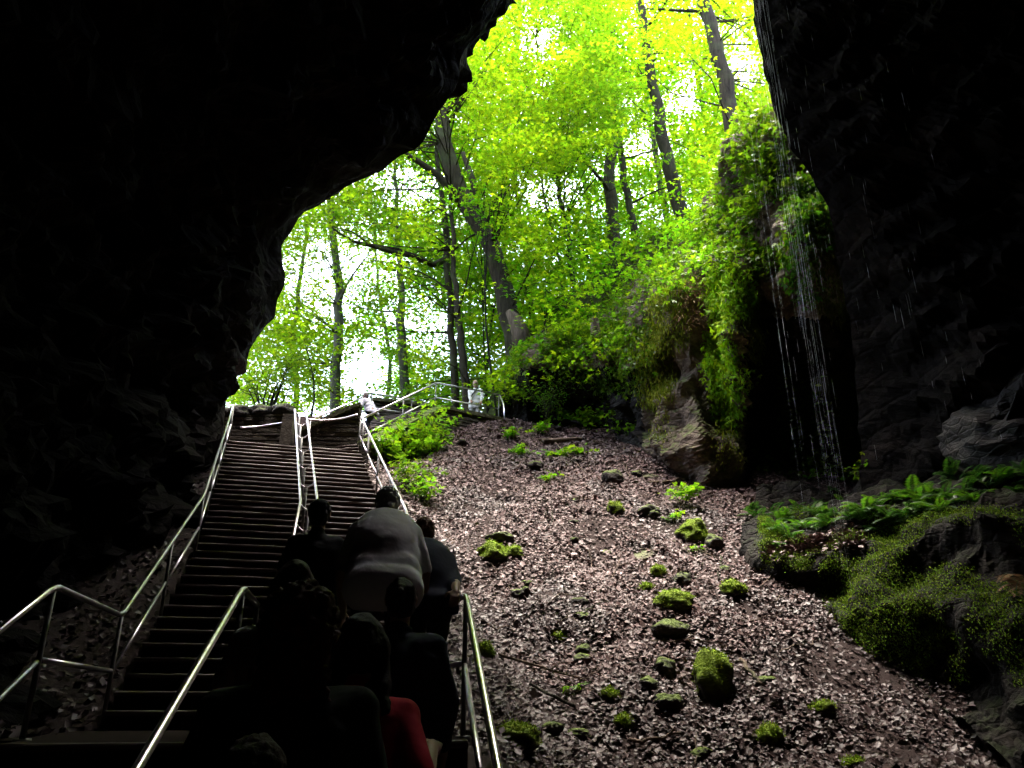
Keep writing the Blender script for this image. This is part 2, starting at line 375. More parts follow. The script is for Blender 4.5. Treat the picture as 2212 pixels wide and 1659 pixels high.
# ------------------------------------------------------------------ ledge at right
ld=[
 [(1600,1215,13.2),(1610,1190,13.4),(1615,1172,13.6),(1620,1140,14.2),(1630,1110,15),(1640,1085,16)],
 [(1660,1290,12.5),(1660,1250,12.9),(1650,1218,12.6),(1670,1185,13.1),(1680,1130,14.2),(1690,1095,15.6)],
 [(1740,1340,11.9),(1740,1290,12.5),(1735,1222,12.0),(1750,1180,12.6),(1755,1120,14),(1760,1085,15.4)],
 [(1810,1350,11.5),(1812,1290,11.9),(1805,1215,11.8),(1820,1160,12.4),(1825,1100,13.8),(1830,1070,15)],
 [(1870,1390,11.0),(1860,1310,11.2),(1860,1220,11.5),(1870,1150,12),(1880,1090,13.2),(1890,1050,14.6)],
 [(1960,1450,10.3),(1950,1350,10.6),(1950,1240,10.9),(1960,1160,11.3),(1975,1090,12.2),(1990,1030,14)],
 [(2060,1540,9.6),(2050,1420,10.2),(2040,1300,10.2),(2050,1180,10.6),(2070,1080,11.3),(2090,1010,13.4)],
 [(2160,1640,9.0),(2150,1520,9.5),(2140,1380,9.5),(2140,1220,10.1),(2160,1090,10.7),(2180,980,12.6)],
 [(2290,1760,8.2),(2280,1600,8.8),(2270,1400,8.9),(2270,1220,9.5),(2290,1060,10),(2310,940,12)],
 [(2500,1900,7.5),(2500,1700,8),(2500,1450,8.2),(2500,1250,8.8),(2520,1060,9.4),(2540,930,11)]]
Lg=rows_surface([[P(*q) for q in c] for c in ld],70,130)
Lg=displace(Lg,.42,1,1.3,11,1.2)
mb=MB(); mb.quadgrid(Lg); o=mb.build('ledge',[M['ledge']],None,False); tag(o,'moss covered rock ledge overhanging the lower right of the leaf slope','rock ledge')
Lv=np.array([[tuple(p) for p in r] for r in Lg]); lpx,lpy=proj(Lv)
# ------------------------------------------------------------------ leaf clouds
def rot_frames(n,tilt,yaw=None):
    yaw=RNG.uniform(0,2*np.pi,n) if yaw is None else yaw
    nz=np.stack([RNG.normal(0,tilt,n),RNG.normal(0,tilt,n),np.ones(n)],1); nz/=np.linalg.norm(nz,axis=1,keepdims=True)
    ax=np.stack([np.cos(yaw),np.sin(yaw),np.zeros(n)],1); ax-=nz*(ax*nz).sum(1,keepdims=True); ax/=np.linalg.norm(ax,axis=1,keepdims=True)
    ay=np.cross(nz,ax); return ax,ay,nz
KITE=np.array([(0,0,0),(.5,.32,.03),(1,0,-.06),(.5,-.32,.03)]); KF=np.array([(0,1,2,3)])
def _lob(a,l,w): 
    c,s=math.cos(a),math.sin(a); return [(c*x-s*y,s*x+c*y,z) for x,y,z in ((l*.5,w,.0),(l,0,-.08*l),(l*.5,-w,.0))]
PALM=np.array([(0,0,0)]+_lob(0,1,.19)+_lob(.95,.8,.17)+_lob(-.95,.8,.17)); PF=np.array([(0,1,2,3),(0,4,5,6),(0,7,8,9)])
CURL=np.array([(0,0,0),(.45,.40,.16),(1,0,.10),(.45,-.38,.12),(.5,0,-.05)]); CF=np.array([(0,4,2,1),(0,3,2,4)])
def leaves(C,size,shape,faces,frames):
    """C (n,3) positions"""
    n=len(C); ax,ay,nz=frames; s=np.asarray(size).reshape(-1,1,1)*np.ones((n,1,1)); S=shape[None]*s
    V=C[:,None,:]+ax[:,None,:]*S[...,0:1]+ay[:,None,:]*S[...,1:2]+nz[:,None,:]*S[...,2:3]
    k=len(shape); F=(np.arange(n)*k)[:,None,None]+faces[None]; return V.reshape(-1,3),F.reshape(-1,faces.shape[1])
def leafobj(name,C,size,shape,faces,frames,mat,parent=None):
    V,F=leaves(np.asarray(C),size,shape,faces,frames); return link(name,npmesh(name,V,F,mat),parent)
# ------------------------------------------------------------------ rocks
def rock_mesh(name,sx,sy,sz,mat,seed,sub=4,rough=.32):
    bm=bmesh.new(); bmesh.ops.create_icosphere(bm,subdivisions=sub,radius=1)
    for v in bm.verts:
        p=v.co.copy(); h=1+rough*noise.fractal(p*1.1+Vector((seed,0,0)),1,2,4)+rough*.7*(noise.voronoi(p*1.3+Vector((0,seed,0)))[0][0]-.4)+.04*noise.fractal(p*8,1,2,2)
        q=p*h; v.co=Vector((q.x*sx,q.y*sy,max(q.z,-.75)*sz))
    me=bpy.data.meshes.new(name); bm.to_mesh(me); bm.free(); me.materials.append(mat)
    me.polygons.foreach_set('use_smooth',[True]*len(me.polygons)); return me
def ray_ground(px,py,y0=6,y1=24,fn=None):
    fn=fn or ground_z; pv=None
    for k in range(400):
        Y=y0+(y1-y0)*k/400; p=P(px,py,Y)
        if fn(p.x,p.y)>=p.z: return p
    return None
def ledge_hit(px,py):
    i,j=np.unravel_index(np.argmin((lpx-px)**2+(lpy-py)**2),lpx.shape); return Vector(Lv[i,j])
def bluff_hit(px,py):
    i,j=np.unravel_index(np.argmin((bpx-px)**2+(bpy_-py)**2),bpx.shape); return Vector(Bv[i,j])
rocks=[ # px,py(center),w,h,mat,label
 (1062,1190,70,56,'mossrock','bright moss covered rock beside the head of the right handrail, larger of a touching pair'),
 (1108,1193,46,34,'mossrock','small mossy rock touching the right side of the bright moss rock'),
 (1078,1160,60,22,'darkrock','low brown stone half buried in leaves just above the bright moss rock'),
 (1462,1298,84,58,'mossrock','rounded rock with bright green moss cap in the middle of the leaf slope'),
 (1456,1362,80,54,'darkrock','dark pointed stone directly below the moss capped rock'),
 (1402,1270,36,26,'mossrock','small yellow green mossy stone left of the moss capped rock'),
 (1550,1462,100,132,'mossrock','tallest mossy boulder low on the right side of the leaf slope'),
 (1118,1598,96,76,'mossrock','broad flat topped mossy boulder beside the foot of the right handrail'),
 (1182,1578,62,38,'darkrock','dark stone with thin moss leaning on the boulder by the handrail foot'),
 (1400,1196,72,34,'slab','flat grey green slab lying on the leaves above the moss capped rock'),
 (1320,1190,46,14,'slab','thin yellowish flat stone left of the grey green slab'),
 (1331,1096,36,40,'mossrock','knobbly mossy stone in the upper middle of the leaf slope'),
 (1326,1028,52,44,'darkrock','dark stone half sunk in leaves below the fallen log'),
 (1400,1026,44,22,'slab','pale yellow slab at the foot of the bluff'),
 (1405,1105,60,34,'darkrock','grey layered stone between the leafy plant and the knobbly mossy stone'),
 (1503,1146,66,62,'mossrock','shaggy mossy rock below the leafy plant on the right'),
 (1548,1170,52,44,'darkrock','dark bare stone at the right side of the shaggy mossy rock'),
 (1592,1272,56,48,'mossrock','mossy stone near the undercut of the right ledge'),
 (1427,1236,36,40,'mossrock','mossy stone above left of the moss capped rock'),
 (1477,1250,40,40,'darkrock','dark green stone just above the moss capped rock'),
 (1210,1377,34,20,'mossrock','small mossy stone alone in the leaves left of centre slope'),
 (1262,1406,46,34,'darkrock','dark stone beside the small lone mossy stone'),
 (1320,1502,40,30,'mossrock','small mossy stone left of the tallest boulder'),
 (1352,1562,46,40,'mossrock','dull mossy stone low on the slope under the left of the tallest boulder'),
 (1440,1440,50,44,'darkrock','dark mossy stone between the pointed stone and the tallest boulder'),
 (1450,1520,74,44,'darkrock','wide dark stone at the left foot of the tallest boulder'),
 (1785,1532,54,34,'mossrock','small mossy stone in the leaves below the right ledge'),
 (1668,1592,60,58,'mossrock','round mossy boulder at the bottom right of the leaf slope'),
 (1845,1652,54,22,'mossrock','low mossy stone at the very bottom right of the slope'),
 (1050,1408,34,52,'mossrock','upright mossy stone touching the right handrail'),
 (1258,1330,40,20,'darkrock','flat dark stone in the leaves above the lone mossy stone'),
 (1250,1590,60,30,'darkrock','dark stone at the bottom of the slope right of the broad boulder'),
 (1660,1470,44,20,'darkrock','flat brown stone right of the tallest boulder'),
 (1140,1260,30,16,'darkrock','small flat stone below the bright moss pair'),
 (1520,1630,60,26,'darkrock','low wet stone at the bottom of the slope under the tallest boulder'),
 (1240,1128,28,14,'darkrock','little stone alone high on the leaf slope')]
for k,(px,py,w,h,mt,lab) in enumerate(rocks):
    p=ray_ground(px,py+h*.42)
    if p is None: p=P(px,py,10)
    d=p.y*cp+p.z*sp; sx=w/2/FPX*d; sz=h/2/FPX*d
    rough=.5 if mt!='slab' else .22
    o=link('mossy_rock' if mt=='mossrock' else ('flat_stone' if mt=='slab' else 'stone'),rock_mesh('rock',sx*.95,sx*(.8 if h<w*1.1 else .7),sz*(.95 if mt!='slab' else .5),M[mt],k*3.7+1))
    o.location=(p.x,p.y+sx*.45,p.z+sz*.55+sx*.10); o.rotation_euler=(random.uniform(-.15,.15)+(.35 if mt=='slab' else 0),random.uniform(-.15,.15),random.uniform(0,.6) if mt!='slab' else 0)
    tag(o,lab,'rock','stones scattered on the leaf slope')
    if mt=='mossrock':
        vs_=np.array([tuple(v.co) for v in o.data.vertices]); ns_=np.array([tuple(v.normal) for v in o.data.vertices])
        I=np.where(ns_[:,2]+RNG.normal(0,.25,len(ns_))>.15)[0]; k_=RNG.choice(I,min(2600,int(900+9000*sx*sx)))
        c_=vs_[k_]+RNG.normal(0,.012,(len(k_),3)); ax_,ay_,nz2=rot_frames(len(k_),1.2); ax_=ax_*.8+ns_[k_]*.6
        V2,F2=leaves(c_,RNG.uniform(.010,.028,len(k_)),KITE*np.array([1,.8,1]),KF,(ax_,ay_,nz2)); me2=npmesh('moss',V2,F2,M['mosstuft']); oo=bpy.data.objects.new('moss',me2); col.objects.link(oo); oo.parent=o
# cave outcrops, pale rims
def outcrop(name,pts,depth,mat,lab,cat,seed,back=1.5,amp=.5):
    """closed lumpy rock from an outline of (px,py,Y)"""
    c=sum((P(*q) for q in pts),Vector())/len(pts)
    ringp=catmull([P(*q) for q in pts]+[P(*pts[0])],64)[:-1]
    rows=[]
    for k in range(22):
        a=math.pi*(.02+.96*k/21)-math.pi/2
        rows.append([c+(q-c)*math.cos(a)+Vector((0,-1 if a<0 else back,0))*abs(math.sin(a))*depth for q in ringp])
    rows=[r+[r[0]] for r in rows]
    rows=displace(rows,amp,-1,.9,seed)
    for r in rows: r[-1]=r[0]
    mb=MB(); mb.quadgrid(rows); o=mb.build(name,[mat],None,False); tag(o,lab,cat); return o
outcrop('rock_outcrop',[(2110,800,12.2),(2130,740,12.2),(2190,690,12),(2280,640,11.5),(2420,700,11),(2430,900,11),(2300,1000,11.2),(2120,990,11.6),(2082,940,11.8),(2090,880,12),(2120,840,12.1)],.7,M['pale'],'pale edged rock outcrop bulging from the dark cave wall at far right','rock',21)
outcrop('rock_outcrop',[(1885,740,13.6),(1900,690,13.6),(1925,700,13.5),(1935,735,13.5),(1915,790,13.6),(1893,800,13.6)],.3,M['pale'],'small pale rock knob in the dark cave wall right of the waterfall','rock',31,1.5,.12)
outcrop('rock_outcrop',[(440,790,13.4),(470,745,13.4),(500,745,13.4),(528,775,13.6),(522,798,13.8),(490,800,13.8),(480,815,13.8),(450,810,13.6)],.3,M['pale'],'brown rock knob on the left cave wall above the stair railing','rock',41,1.5,.15)
# ------------------------------------------------------------------ main stairs
stair=empty('staircase',(-1.6,5,ZL)); tag(stair,'long worn brown stone staircase climbing out of the cave between metal railings','staircase')
def add_flight(a,b,n,parent):
    (La,Ra,za),(Lb,Rb,zb)=a,b; rise=(zb-za)/n
    for k in range(n):
        t0=k/n; t1=(k+1)/n
        l0=lerp(La,Lb,t0); r0=lerp(Ra,Rb,t0); l1=lerp(La,Lb,t1); r1=lerp(Ra,Rb,t1); z0=za+rise*k; z1=za+rise*(k+1)
        j=lambda s=.004: random.uniform(-s,s)
        fw=((l1-l0)+(r1-r0)).normalized(); mb=MB()
        rows=[]
        for (off,z) in ((.0,z0-.25),(.0,z1-.045),(-.018,z1-.040),(-.026,z1-.028),(-.026,z1-.012),(-.018,z1-.003),(.02,z1)):
            row=[]
            for q in range(13):
                t=q/12; p=lerp(l0,r0,t)+fw*(off+ (j(.004) if off<0 else 0)); row.append(Vector((p.x,p.y,z+j(.0035)*(1 if off<0 else 0)-.006*math.sin(t*math.pi*2)**2*0)))
            rows.append(row)
        rows.append([Vector((*(lerp(l1,r1,q/12)+fw*.03).xy,z1)) for q in range(13)])
        nseg=12; b0=0; mb.quadgrid(rows)
        mb.m=[ (1 if 2<=i<=5 else 0) for i in range(len(rows)-1) for _ in range(12)]
        # sides and bottom
        bt=[Vector((*l1.xy,z0-.25)),Vector((*r1.xy,z0-.25))]
        b=len(mb.v); mb.v+=[tuple(p) for p in bt]
        nr=len(rows); mb.f.append(tuple([i*13 for i in range(nr)]+[b])); mb.m.append(0)
        mb.f.append(tuple([b+1]+[i*13+12 for i in reversed(range(nr))])); mb.m.append(0)
        mb.build('step',[M['step'],M['nose']],parent)
def slab(parent,name,poly,z0,z1,mat):
    mb=MB(); mb.hull8([Vector((p[0],p[1],z0)) for p in poly],[Vector((p[0],p[1],z1)) for p in poly]); return mb.build(name,[mat],parent)
add_flight(ST[0],ST[1],9,stair)
add_flight(ST[2],ST[3],13,stair)
add_flight(ST[3],ST[4],23,stair)
slab(stair,'landing',[(-3.0,4.87),(-.30,5.30),(-.74,7.12),(-3.3,6.58)],ZL-.3,ZL-.001,M['step'])
slab(stair,'landing',[(-6.6,15.0),(-3.2,15.97),(-3.35,16.9),(-6.6,17.0)],ZT-.3,ZT-.003,M['step'])
slab(stair,'landing',[(-2.6,-.6),(.6,-.2),(.12,2.52),(-2.4,2.18)],-1.95,-1.651,M['step'])
# upper flight
A1=Vector((-4.36,16.2,0));C1=Vector((-3.24,15.95,0));A2=Vector((-3.84,20.1,0));C2=Vector((-2.01,19.33,0))
ust=empty('staircase',(-3.8,16.4,ZT)); tag(ust,'short upper flight of stone steps leading right up to the terrace','staircase')
add_flight((A1,C1,ZT),(A2,C2,ZU),14,ust)
slab(ust,'landing',[(-3.84,20.12),(-2.0,19.35),(-.36,20.3),(-.2,24),(-3.84,24)],ZU-.3,ZU+.002,M['step'])
# ------------------------------------------------------------------ stone walls
def stone_wall(name,a,b,zb0,zb1,zt0,zt1,th,lab,seed=0,cop=True,par_mat='stonewall',course=.095,slen=.5):
    """dry stone wall from a to b (2D), base heights zb, top heights zt: jittered courses modelled in one mesh, plus a coping part"""
    a=Vector((a[0],a[1],0)); b=Vector((b[0],b[1],0)); L=(b-a).length; d=(b-a)/L; n=Vector((d.y,-d.x,0))
    root=empty(name,(a.x,a.y,zb0)); tag(root,lab,'stone wall')
    rnd=random.Random(seed); mb=MB()
    z=min(zb0,zb1); zmax=max(zt0,zt1)-.05; c=0
    while z<zmax:
        h=course*rnd.uniform(.75,1.25); x=-rnd.uniform(0,slen)
        while x<L:
            w=slen*rnd.uniform(.5,1.5); x0=max(0,x); x1=min(L,x+w)-.008
            xm=(x0+x1)/2; tb=lerp(zb0,zb1,xm/L); tt=lerp(zt0,zt1,xm/L)-.04
            if x1-x0>.04 and z<tt-.02 and z+h>tb:
                z1=min(z+h-.006,tt); o1=rnd.uniform(-.014,.016); o2=o1+rnd.uniform(-.01,.01)
                q=[a+d*x0+n*(th/2+o1),a+d*x1+n*(th/2+o2),a+d*x1-n*(th/2),a+d*x0-n*(th/2)]
                ins=.02; t=[q[0]+d*ins-n*ins,q[1]-d*ins-n*ins,q[2]-d*ins+n*ins,q[3]+d*ins+n*ins]
                jz=lambda:rnd.uniform(-.012,.012)
                mb.hull8([Vector((*p.xy,z)) for p in q],[Vector((*p.xy,z1-ins+jz())) for p in q])
                mb.hull8([Vector((*p.xy,z1-ins)) for p in q],[Vector((*p.xy,z1+jz()*.4)) for p in t]) if False else None
            x+=w
        z+=h
    # dark core so no gaps show through
    core=[a+n*(th/2-.05),b+n*(th/2-.05),b-n*(th/2-.03),a-n*(th/2-.03)]
    mb.hull8([Vector((*p.xy,z_)) for p,z_ in zip(core,(zb0-.3,zb1-.3,zb1-.3,zb0-.3))],[Vector((*p.xy,z_-.08)) for p,z_ in zip(core,(zt0,zt1,zt1,zt0))])
    mb.build('masonry',[M[par_mat]],root)
    if cop:
        mb=MB(); x=0
        while x<L-.05:
            w=rnd.uniform(.45,.8); x1=min(L,x+w); zc0=lerp(zt0,zt1,x/L); zc1=lerp(zt0,zt1,x1/L); e=th/2+.05
            q=[a+d*(x+.006)+n*(e+rnd.uniform(-.015,.015)),a+d*(x1-.006)+n*(e+rnd.uniform(-.015,.015)),a+d*(x1-.006)-n*e,a+d*(x+.006)-n*e]
            zs=(zc0,zc1,zc1,zc0); k=rnd.uniform(0,.02)
            mb.hull8([Vector((*p.xy,z_-.035)) for p,z_ in zip(q,zs)],[Vector((*p.xy,z_+.05+k)) for p,z_ in zip(q,zs)]); x=x1
        mb.build('coping',[M['coping']],root)
    return root
stone_wall('stone_wall',(-7.6,17.1),(-5.0,17.15),4.6,4.6,6.05,6.2,.35,'dark mossy retaining wall behind the head of the left stair lane',3,False)
stone_wall('stone_wall',(-4.55,17.0),(-3.9,20.1),4.6,6.4,5.55,6.95,.3,'stone side wall left of the upper steps, half hidden behind the coping wall',4,False)
stone_wall('stone_wall',(-4.72,16.42),(-3.36,16.5),4.5,4.5,5.42,6.12,.3,'dark wall with a mossy sloping coping across the head of the right stair lane',14)
stone_wall('stone_wall',(-3.12,15.98),(-1.90,19.25),4.2,5.4,5.1,7.08,.3,'stone side wall sloping up to the right beneath the double rail of the upper steps',5)
stone_wall('stone_wall',(-1.90,19.27),(-.30,20.15),5.2,6.6,7.08,7.02,.35,'long stone block wall under the terrace where the walker stands',6)
stone_wall('stone_wall',(-3.9,20.5),(-2.2,21.0),6.6,6.7,7.75,7.75,.35,'low stone wall at the far side of the terrace',8)
pil=MB(); c=P(625,900,16.35)
pil.hull8([Vector((c.x+x,c.y+y,4.6)) for x,y in ((-.13,-.15),(.13,-.15),(.12,.15),(-.12,.15))],[Vector((c.x+x,c.y+y,c.z+.02)) for x,y in ((-.11,-.13),(.12,-.13),(.11,.13),(-.11,.13))])
po=pil.build('stone_pillar',[M['stonewall']]); tag(po,'short stone pillar at the head of the double centre rail','pillar')
for q in range(5): # knobby top stones on left wall
    x=-7.2+q*.48; o=link('capstone',rock_mesh('rock',.3,.22,.16,M['darkrock'],50+q,3)); o.location=(x,17.1,6.12+q*.03); tag(o,['rounded capstone at the left end of the dark retaining wall','second rounded capstone on the dark retaining wall','middle capstone on the dark retaining wall','capstone just left of the pillar end of the dark retaining wall','capstone at the pillar end of the dark retaining wall'][q],'stone','capstones on the retaining wall')
# ------------------------------------------------------------------ railings
def seglen_posts(path,sp):
    out=[]; 
    for i in range(len(path)-1):
        L=(path[i+1]-path[i]).length; n=max(1,round(L/sp))
        for k in range(n): out.append((path[i]+(path[i+1]-path[i])*(k/n)))
    out.append(path[-1]); return out
def railing(name,path,lab,r=.024,mid=.40,h=RH,sp=1.5,posts=True,group='metal stair railings',midsplit=True,endbend=False):
    path=[Vector(p) for p in path]; root=empty(name,(path[0].x,path[0].y,path[0].z-h)); tag(root,lab,'railing',group)
    mb=MB(); pts=[]
    for i,p in enumerate(path):
        if 0<i<len(path)-1:
            a=(path[i-1]-p).normalized(); b=(path[i+1]-p).normalized(); rr_=.09
            pts+=[p+a*rr_,p+(a+b)*rr_*.33,p+b*rr_]
        else: pts.append(p)
    mb.tube(pts,r,14); mb.build('top_rail',[M['steel']],root,True)
    pp=seglen_posts(path,sp)
    if posts:
        for p in pp:
            mb=MB(); mb.tube([Vector((p.x,p.y,p.z-h-.05)),Vector((p.x,p.y,p.z-r*.5))],r*.8,10)
            mb.tube([Vector((p.x,p.y,p.z-h-.02)),Vector((p.x,p.y,p.z-h+.012))],r*2.4,12)
            mb.build('post',[M['post']],root,True)
    if mid:
        for a,b in zip(pp[:-1],pp[1:]):
            mb=MB(); d=(b-a).normalized()*.03; dz=Vector((0,0,-mid)); mb.tube([a+dz+d,b+dz-d],r*.85,12); mb.build('mid_rail',[M['steel']],root,True)
    return root
def rl(px,py,Y): return P(px,py,Y)
zr=lambda i: ST[i][2]+RH
L=lambda i,o=0: Vector((ST[i][0].x+o,ST[i][0].y,ST[i][2]+RH)); Rr=lambda i,o=0: Vector((ST[i][1].x+o,ST[i][1].y,ST[i][2]+RH))
kk=Vector((.02,.0,0))
LA=L(1);LB=L(2);L0=L(0)
railing('railing',[Vector((-2.52,3.3,.65-.53*1.55)),Vector((-2.75,4.85,.65)),Vector((-3.15,6.6,.65)),Vector((-4.04,10.13,2.52)),Vector((-5.74,15.25,5.69))],'left metal railing running beside the cave wall up the whole staircase',.020,.42,RH,1.65)
railing('railing',[Vector((.13,2.3,.65-.53*2.95)),Vector((-.0587,3.578,-.247)),Vector((-.30,5.27,.65)),Vector((-.74,7.15,.68)),Vector((-1.47,10.82,2.48)),Vector((-3.24,15.95,5.69))],'right metal railing beside the leaf slope with bright upper rail',.020,.42,RH,1.6)
railing('railing',[Vector((-1.25,2.2,-.227-.53*1.08)),Vector((-1.406,3.285,-.227)),Vector((-1.645,4.94,.65)),Vector((-1.80,5.75,.64))],'single centre handrail on the lowest flight, bright and closest to the camera',.021,0,RH,1.8)
# double centre railing
cr=empty('railing',(-1.98,6.9,ZL)); tag(cr,'double centre railing of two parallel bars on the main flight','railing','metal stair railings')
CLp=[Vector((-1.98,6.87,.65)),Vector((-2.86,10.48,2.52)),P(637,885,15.5)]; CLp[2].z=5.69
CRp=[p+Vector((.22,.05,0)) for p in CLp]
for pth in (CLp,CRp):
    mb=MB(); e=pth[-1]; mb.tube(pth+[e+Vector((-.02,.12,-.03)),e+Vector((-.02,.16,-.14))],.020,14); mb.build('top_rail',[M['steel']],cr,True)
allp=seglen_posts(CLp,1.12)
for p in allp:
    c=p+Vector((.11,.025,0)); mb=MB()
    pts=[p+Vector((.22,.05,0))*t+Vector((0,0,-.02-.09*math.sin(math.pi*t)**.8)) for t in [k/10 for k in range(11)]]
    mb.tube(pts,.011,8); mb.build('bracket',[M['steel']],cr,True)
    mb=MB(); mb.tube([Vector((c.x,c.y,p.z-RH-.05)),Vector((c.x,c.y,p.z-.1))],.022,10); mb.build('post',[M['post']],cr,True)
# top rails: upper flight
C1r=Vector((-3.20,16.1,5.72)); 
cp_=[C1r,Vector((-2.01,19.33,7.85)),Vector((-.36,20.2,7.85)),]
railing('railing',cp_,'near railing with two bars climbing right beside the upper steps to the terrace',.020,.42,RH,2.2)
railing('railing',[Vector((-4.38,16.2,5.69)),Vector((-3.84,20.1,7.85)),Vector((-2.8,20.6,7.85))],'far railing on the left of the upper steps behind the pale jacket',.022,.42,RH,2.4)
railing('railing',[P(1078,853,20.2)+Vector((.02,0,0)),P(1088,872,19.8),P(1090,905,19.4)],'short bent rail end going down to the leaves at the right end of the terrace',.02,0,.6,2,False)
def wallrail(pts,lab,r=.02):
    mb=MB(); mb.tube(catmull([P(*q) for q in pts],14),r,12); o=mb.build('handrail',[M['steel']],None,True); tag(o,lab,'handrail')
wallrail([(520,924,16.6),(560,921,16.8),(600,915,16.6),(618,912,16.3)],'thin curved rail fixed to the dark retaining wall left of the pillar')
wallrail([(664,906,16.0),(700,908,16.1),(740,904,16.1),(772,895,15.9)],'thin sagging rail crossing the head of the right stair lane')
wallrail([(790,900,16.5),(830,882,17.6),(870,866,19),(895,861,20)],'thin lower rail between the two railings of the upper steps')
# leaf litter on slope
def scatter_ground(n,xr_,yr_,keep):
    out=[]
    while len(out)<n:
        x=random.uniform(*xr_); y=random.uniform(*yr_)
        if keep(x,y): out.append((x,y,ground_z(x,y)))
    return np.array(out)
def slope_keep(x,y):
    b=interp(y,yr,xr)
    if y>16: b=interp(y,[16,19.2,20.2],[-3.1,-1.8,-.3])
    if x<b+.16 or y>ybase(x)+.3: return False
    q_=fbm((x,y,0),3,.9)
    if q_<-.3: return random.random()<(.22 if q_<-.42 else .5)
    return True
def slope_frames(C,tilt):
    n=len(C); ax,ay,nz=rot_frames(n,tilt); # rotate to slope
    a=-.55; c,s=math.cos(-a),math.sin(-a)
    Rm=np.array([[1,0,0],[0,c,-s],[0,s,c]]); return ax@Rm.T,ay@Rm.T,nz@Rm.T
C=scatter_ground(150000,(-3.2,7.5),(7.2,21),slope_keep); C[:,2]+=RNG.uniform(.0,.06,len(C))
dark=np.array([fbm(tuple(c),3,.6) for c in C])+np.clip((11.8-C[:,1]+.15*C[:,0])*.3,0,1)  # random patches plus painted dimming toward the foot of the slope
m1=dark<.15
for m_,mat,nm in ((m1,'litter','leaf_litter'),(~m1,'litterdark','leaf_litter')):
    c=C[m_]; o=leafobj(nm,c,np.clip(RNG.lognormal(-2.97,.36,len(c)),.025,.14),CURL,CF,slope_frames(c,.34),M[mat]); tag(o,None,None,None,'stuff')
    tag(o,'pinkish brown fallen leaves covering the slope' if mat=='litter' else 'fallen leaves low on the slope, coloured darker for the fading light','fallen leaves')
Cl=scatter_ground(4500,(-6.3,-2.6),(4.5,15.4),lambda x,y: x<interp(y,yl,xl)-.12); Cl[:,2]+=RNG.uniform(0,.05,len(Cl))
o=leafobj('leaf_litter',Cl,RNG.uniform(.05,.1,len(Cl)),CURL,CF,slope_frames(Cl,.4),M['litterdark']); tag(o,'fallen leaves on the strip between the left cave wall and the stairs','fallen leaves',None,'stuff')
# leaves on ledge tongue
pts=[]
for _ in range(1700):
    u=random.random(); px=1660+u*200+random.gauss(0,10); py=1195-u*38+random.gauss(0,12); pts.append(tuple(ledge_hit(px,py)+Vector((random.uniform(-.06,.06),random.uniform(-.08,.05),random.uniform(.0,.04)))))
C=np.array(pts); o=leafobj('leaf_litter',C,RNG.uniform(.05,.1,len(C)),CURL,CF,rot_frames(len(C),.4),M['litter']); tag(o,'fallen leaves lying on top of the right ledge','fallen leaves',None,'stuff')
# sticks
sticks=[((1176,962),(1256,958),.075,'thick fallen log lying across the top of the slope'),
 ((1070,1422),(1262,1478),.018,'long thin stick slanting down left of centre slope'),((1132,1362),(1172,1292),.014,'thin stick pointing up the slope below the bright moss pair'),
 ((1400,1396),(1532,1398),.016,'straight stick lying level below the pointed dark stone'),((1190,950),(1300,1060),.014,'slender stick running down from the fallen log'),
 ((1560,1210),(1548,1262),.016,'short stick leaning above the stone by the ledge'),((1600,1440),(1650,1500),.03,'thick pale branch right of the tallest boulder'),
 ((1450,1175),(1560,1215),.013,'thin twig between the slab and the shaggy mossy rock'),((1245,1540),(1130,1480),.022,'dark branch rising left at the bottom of the slope'),
 ((1400,1050),(1480,1045),.03,'weathered branch at the foot of the bluff'),((1600,1175),(1655,1150),.018,'stick beside the fern patch at the slope edge'),
 ((1250,1350),(1300,1310),.02,'curved stick in the middle of the slope'),((1680,1420),(1760,1400),.016,'stick below the right ledge'),
 ((1360,1620),(1480,1600),.022,'wet stick at the bottom of the slope')]
for k,(a,b,r,lab) in enumerate(sticks):
    pa=ray_ground(*a); pb=ray_ground(*b)
    if pa is None or pb is None: continue
    mb=MB(); n=9; pts=[]
    for i in range(n):
        t=i/(n-1); q=lerp(pa,pb,t)+Vector((random.gauss(0,.02),random.gauss(0,.02),0)); q.z=max(q.z,ground_z(q.x,q.y))+r+.035; pts.append(q)
    mb.tube(pts,[r*(1-.45*i/(n-1)) for i in range(n)],8)
    if k%2: 
        q=pts[5]; mb.tube([q,q+Vector((.12,.06,.08)),q+Vector((.3,.1,.1))],[r*.6,r*.45,r*.2],6)
    o=mb.build('fallen_log' if k==0 else 'fallen_branch',[M['wood'] if k%3!=2 else M['barkdark']],None,True); tag(o,lab,'log' if k==0 else 'stick','fallen wood on the leaf slope')
rs=random.Random(404)
for k in range(95):
    x=rs.uniform(-1.8,6.5); y=rs.uniform(8.2,18.5)
    if not slope_keep(x,y): continue
    a=rs.uniform(0,3.14); l=rs.uniform(.25,.9); q0=Vector((x,y,0)); d_=Vector((math.cos(a),math.sin(a)*.8,0)); pts=[]
    for i in range(6):
        q=q0+d_*l*i/5+Vector((rs.gauss(0,.015),rs.gauss(0,.015),0)); q.z=ground_z(q.x,q.y)+.045+.02*i*rs.random(); pts.append(q)
    rr_=rs.uniform(.006,.014); mb=MB(); mb.tube(pts,[rr_*(1-.13*i) for i in range(6)],6); o=mb.build('twig',[M['wood'] if k%2 else M['barkdark']],None,True); tag(o,'thin dead twig lying among the fallen leaves of the slope','twig','thin twigs scattered over the leaf slope')
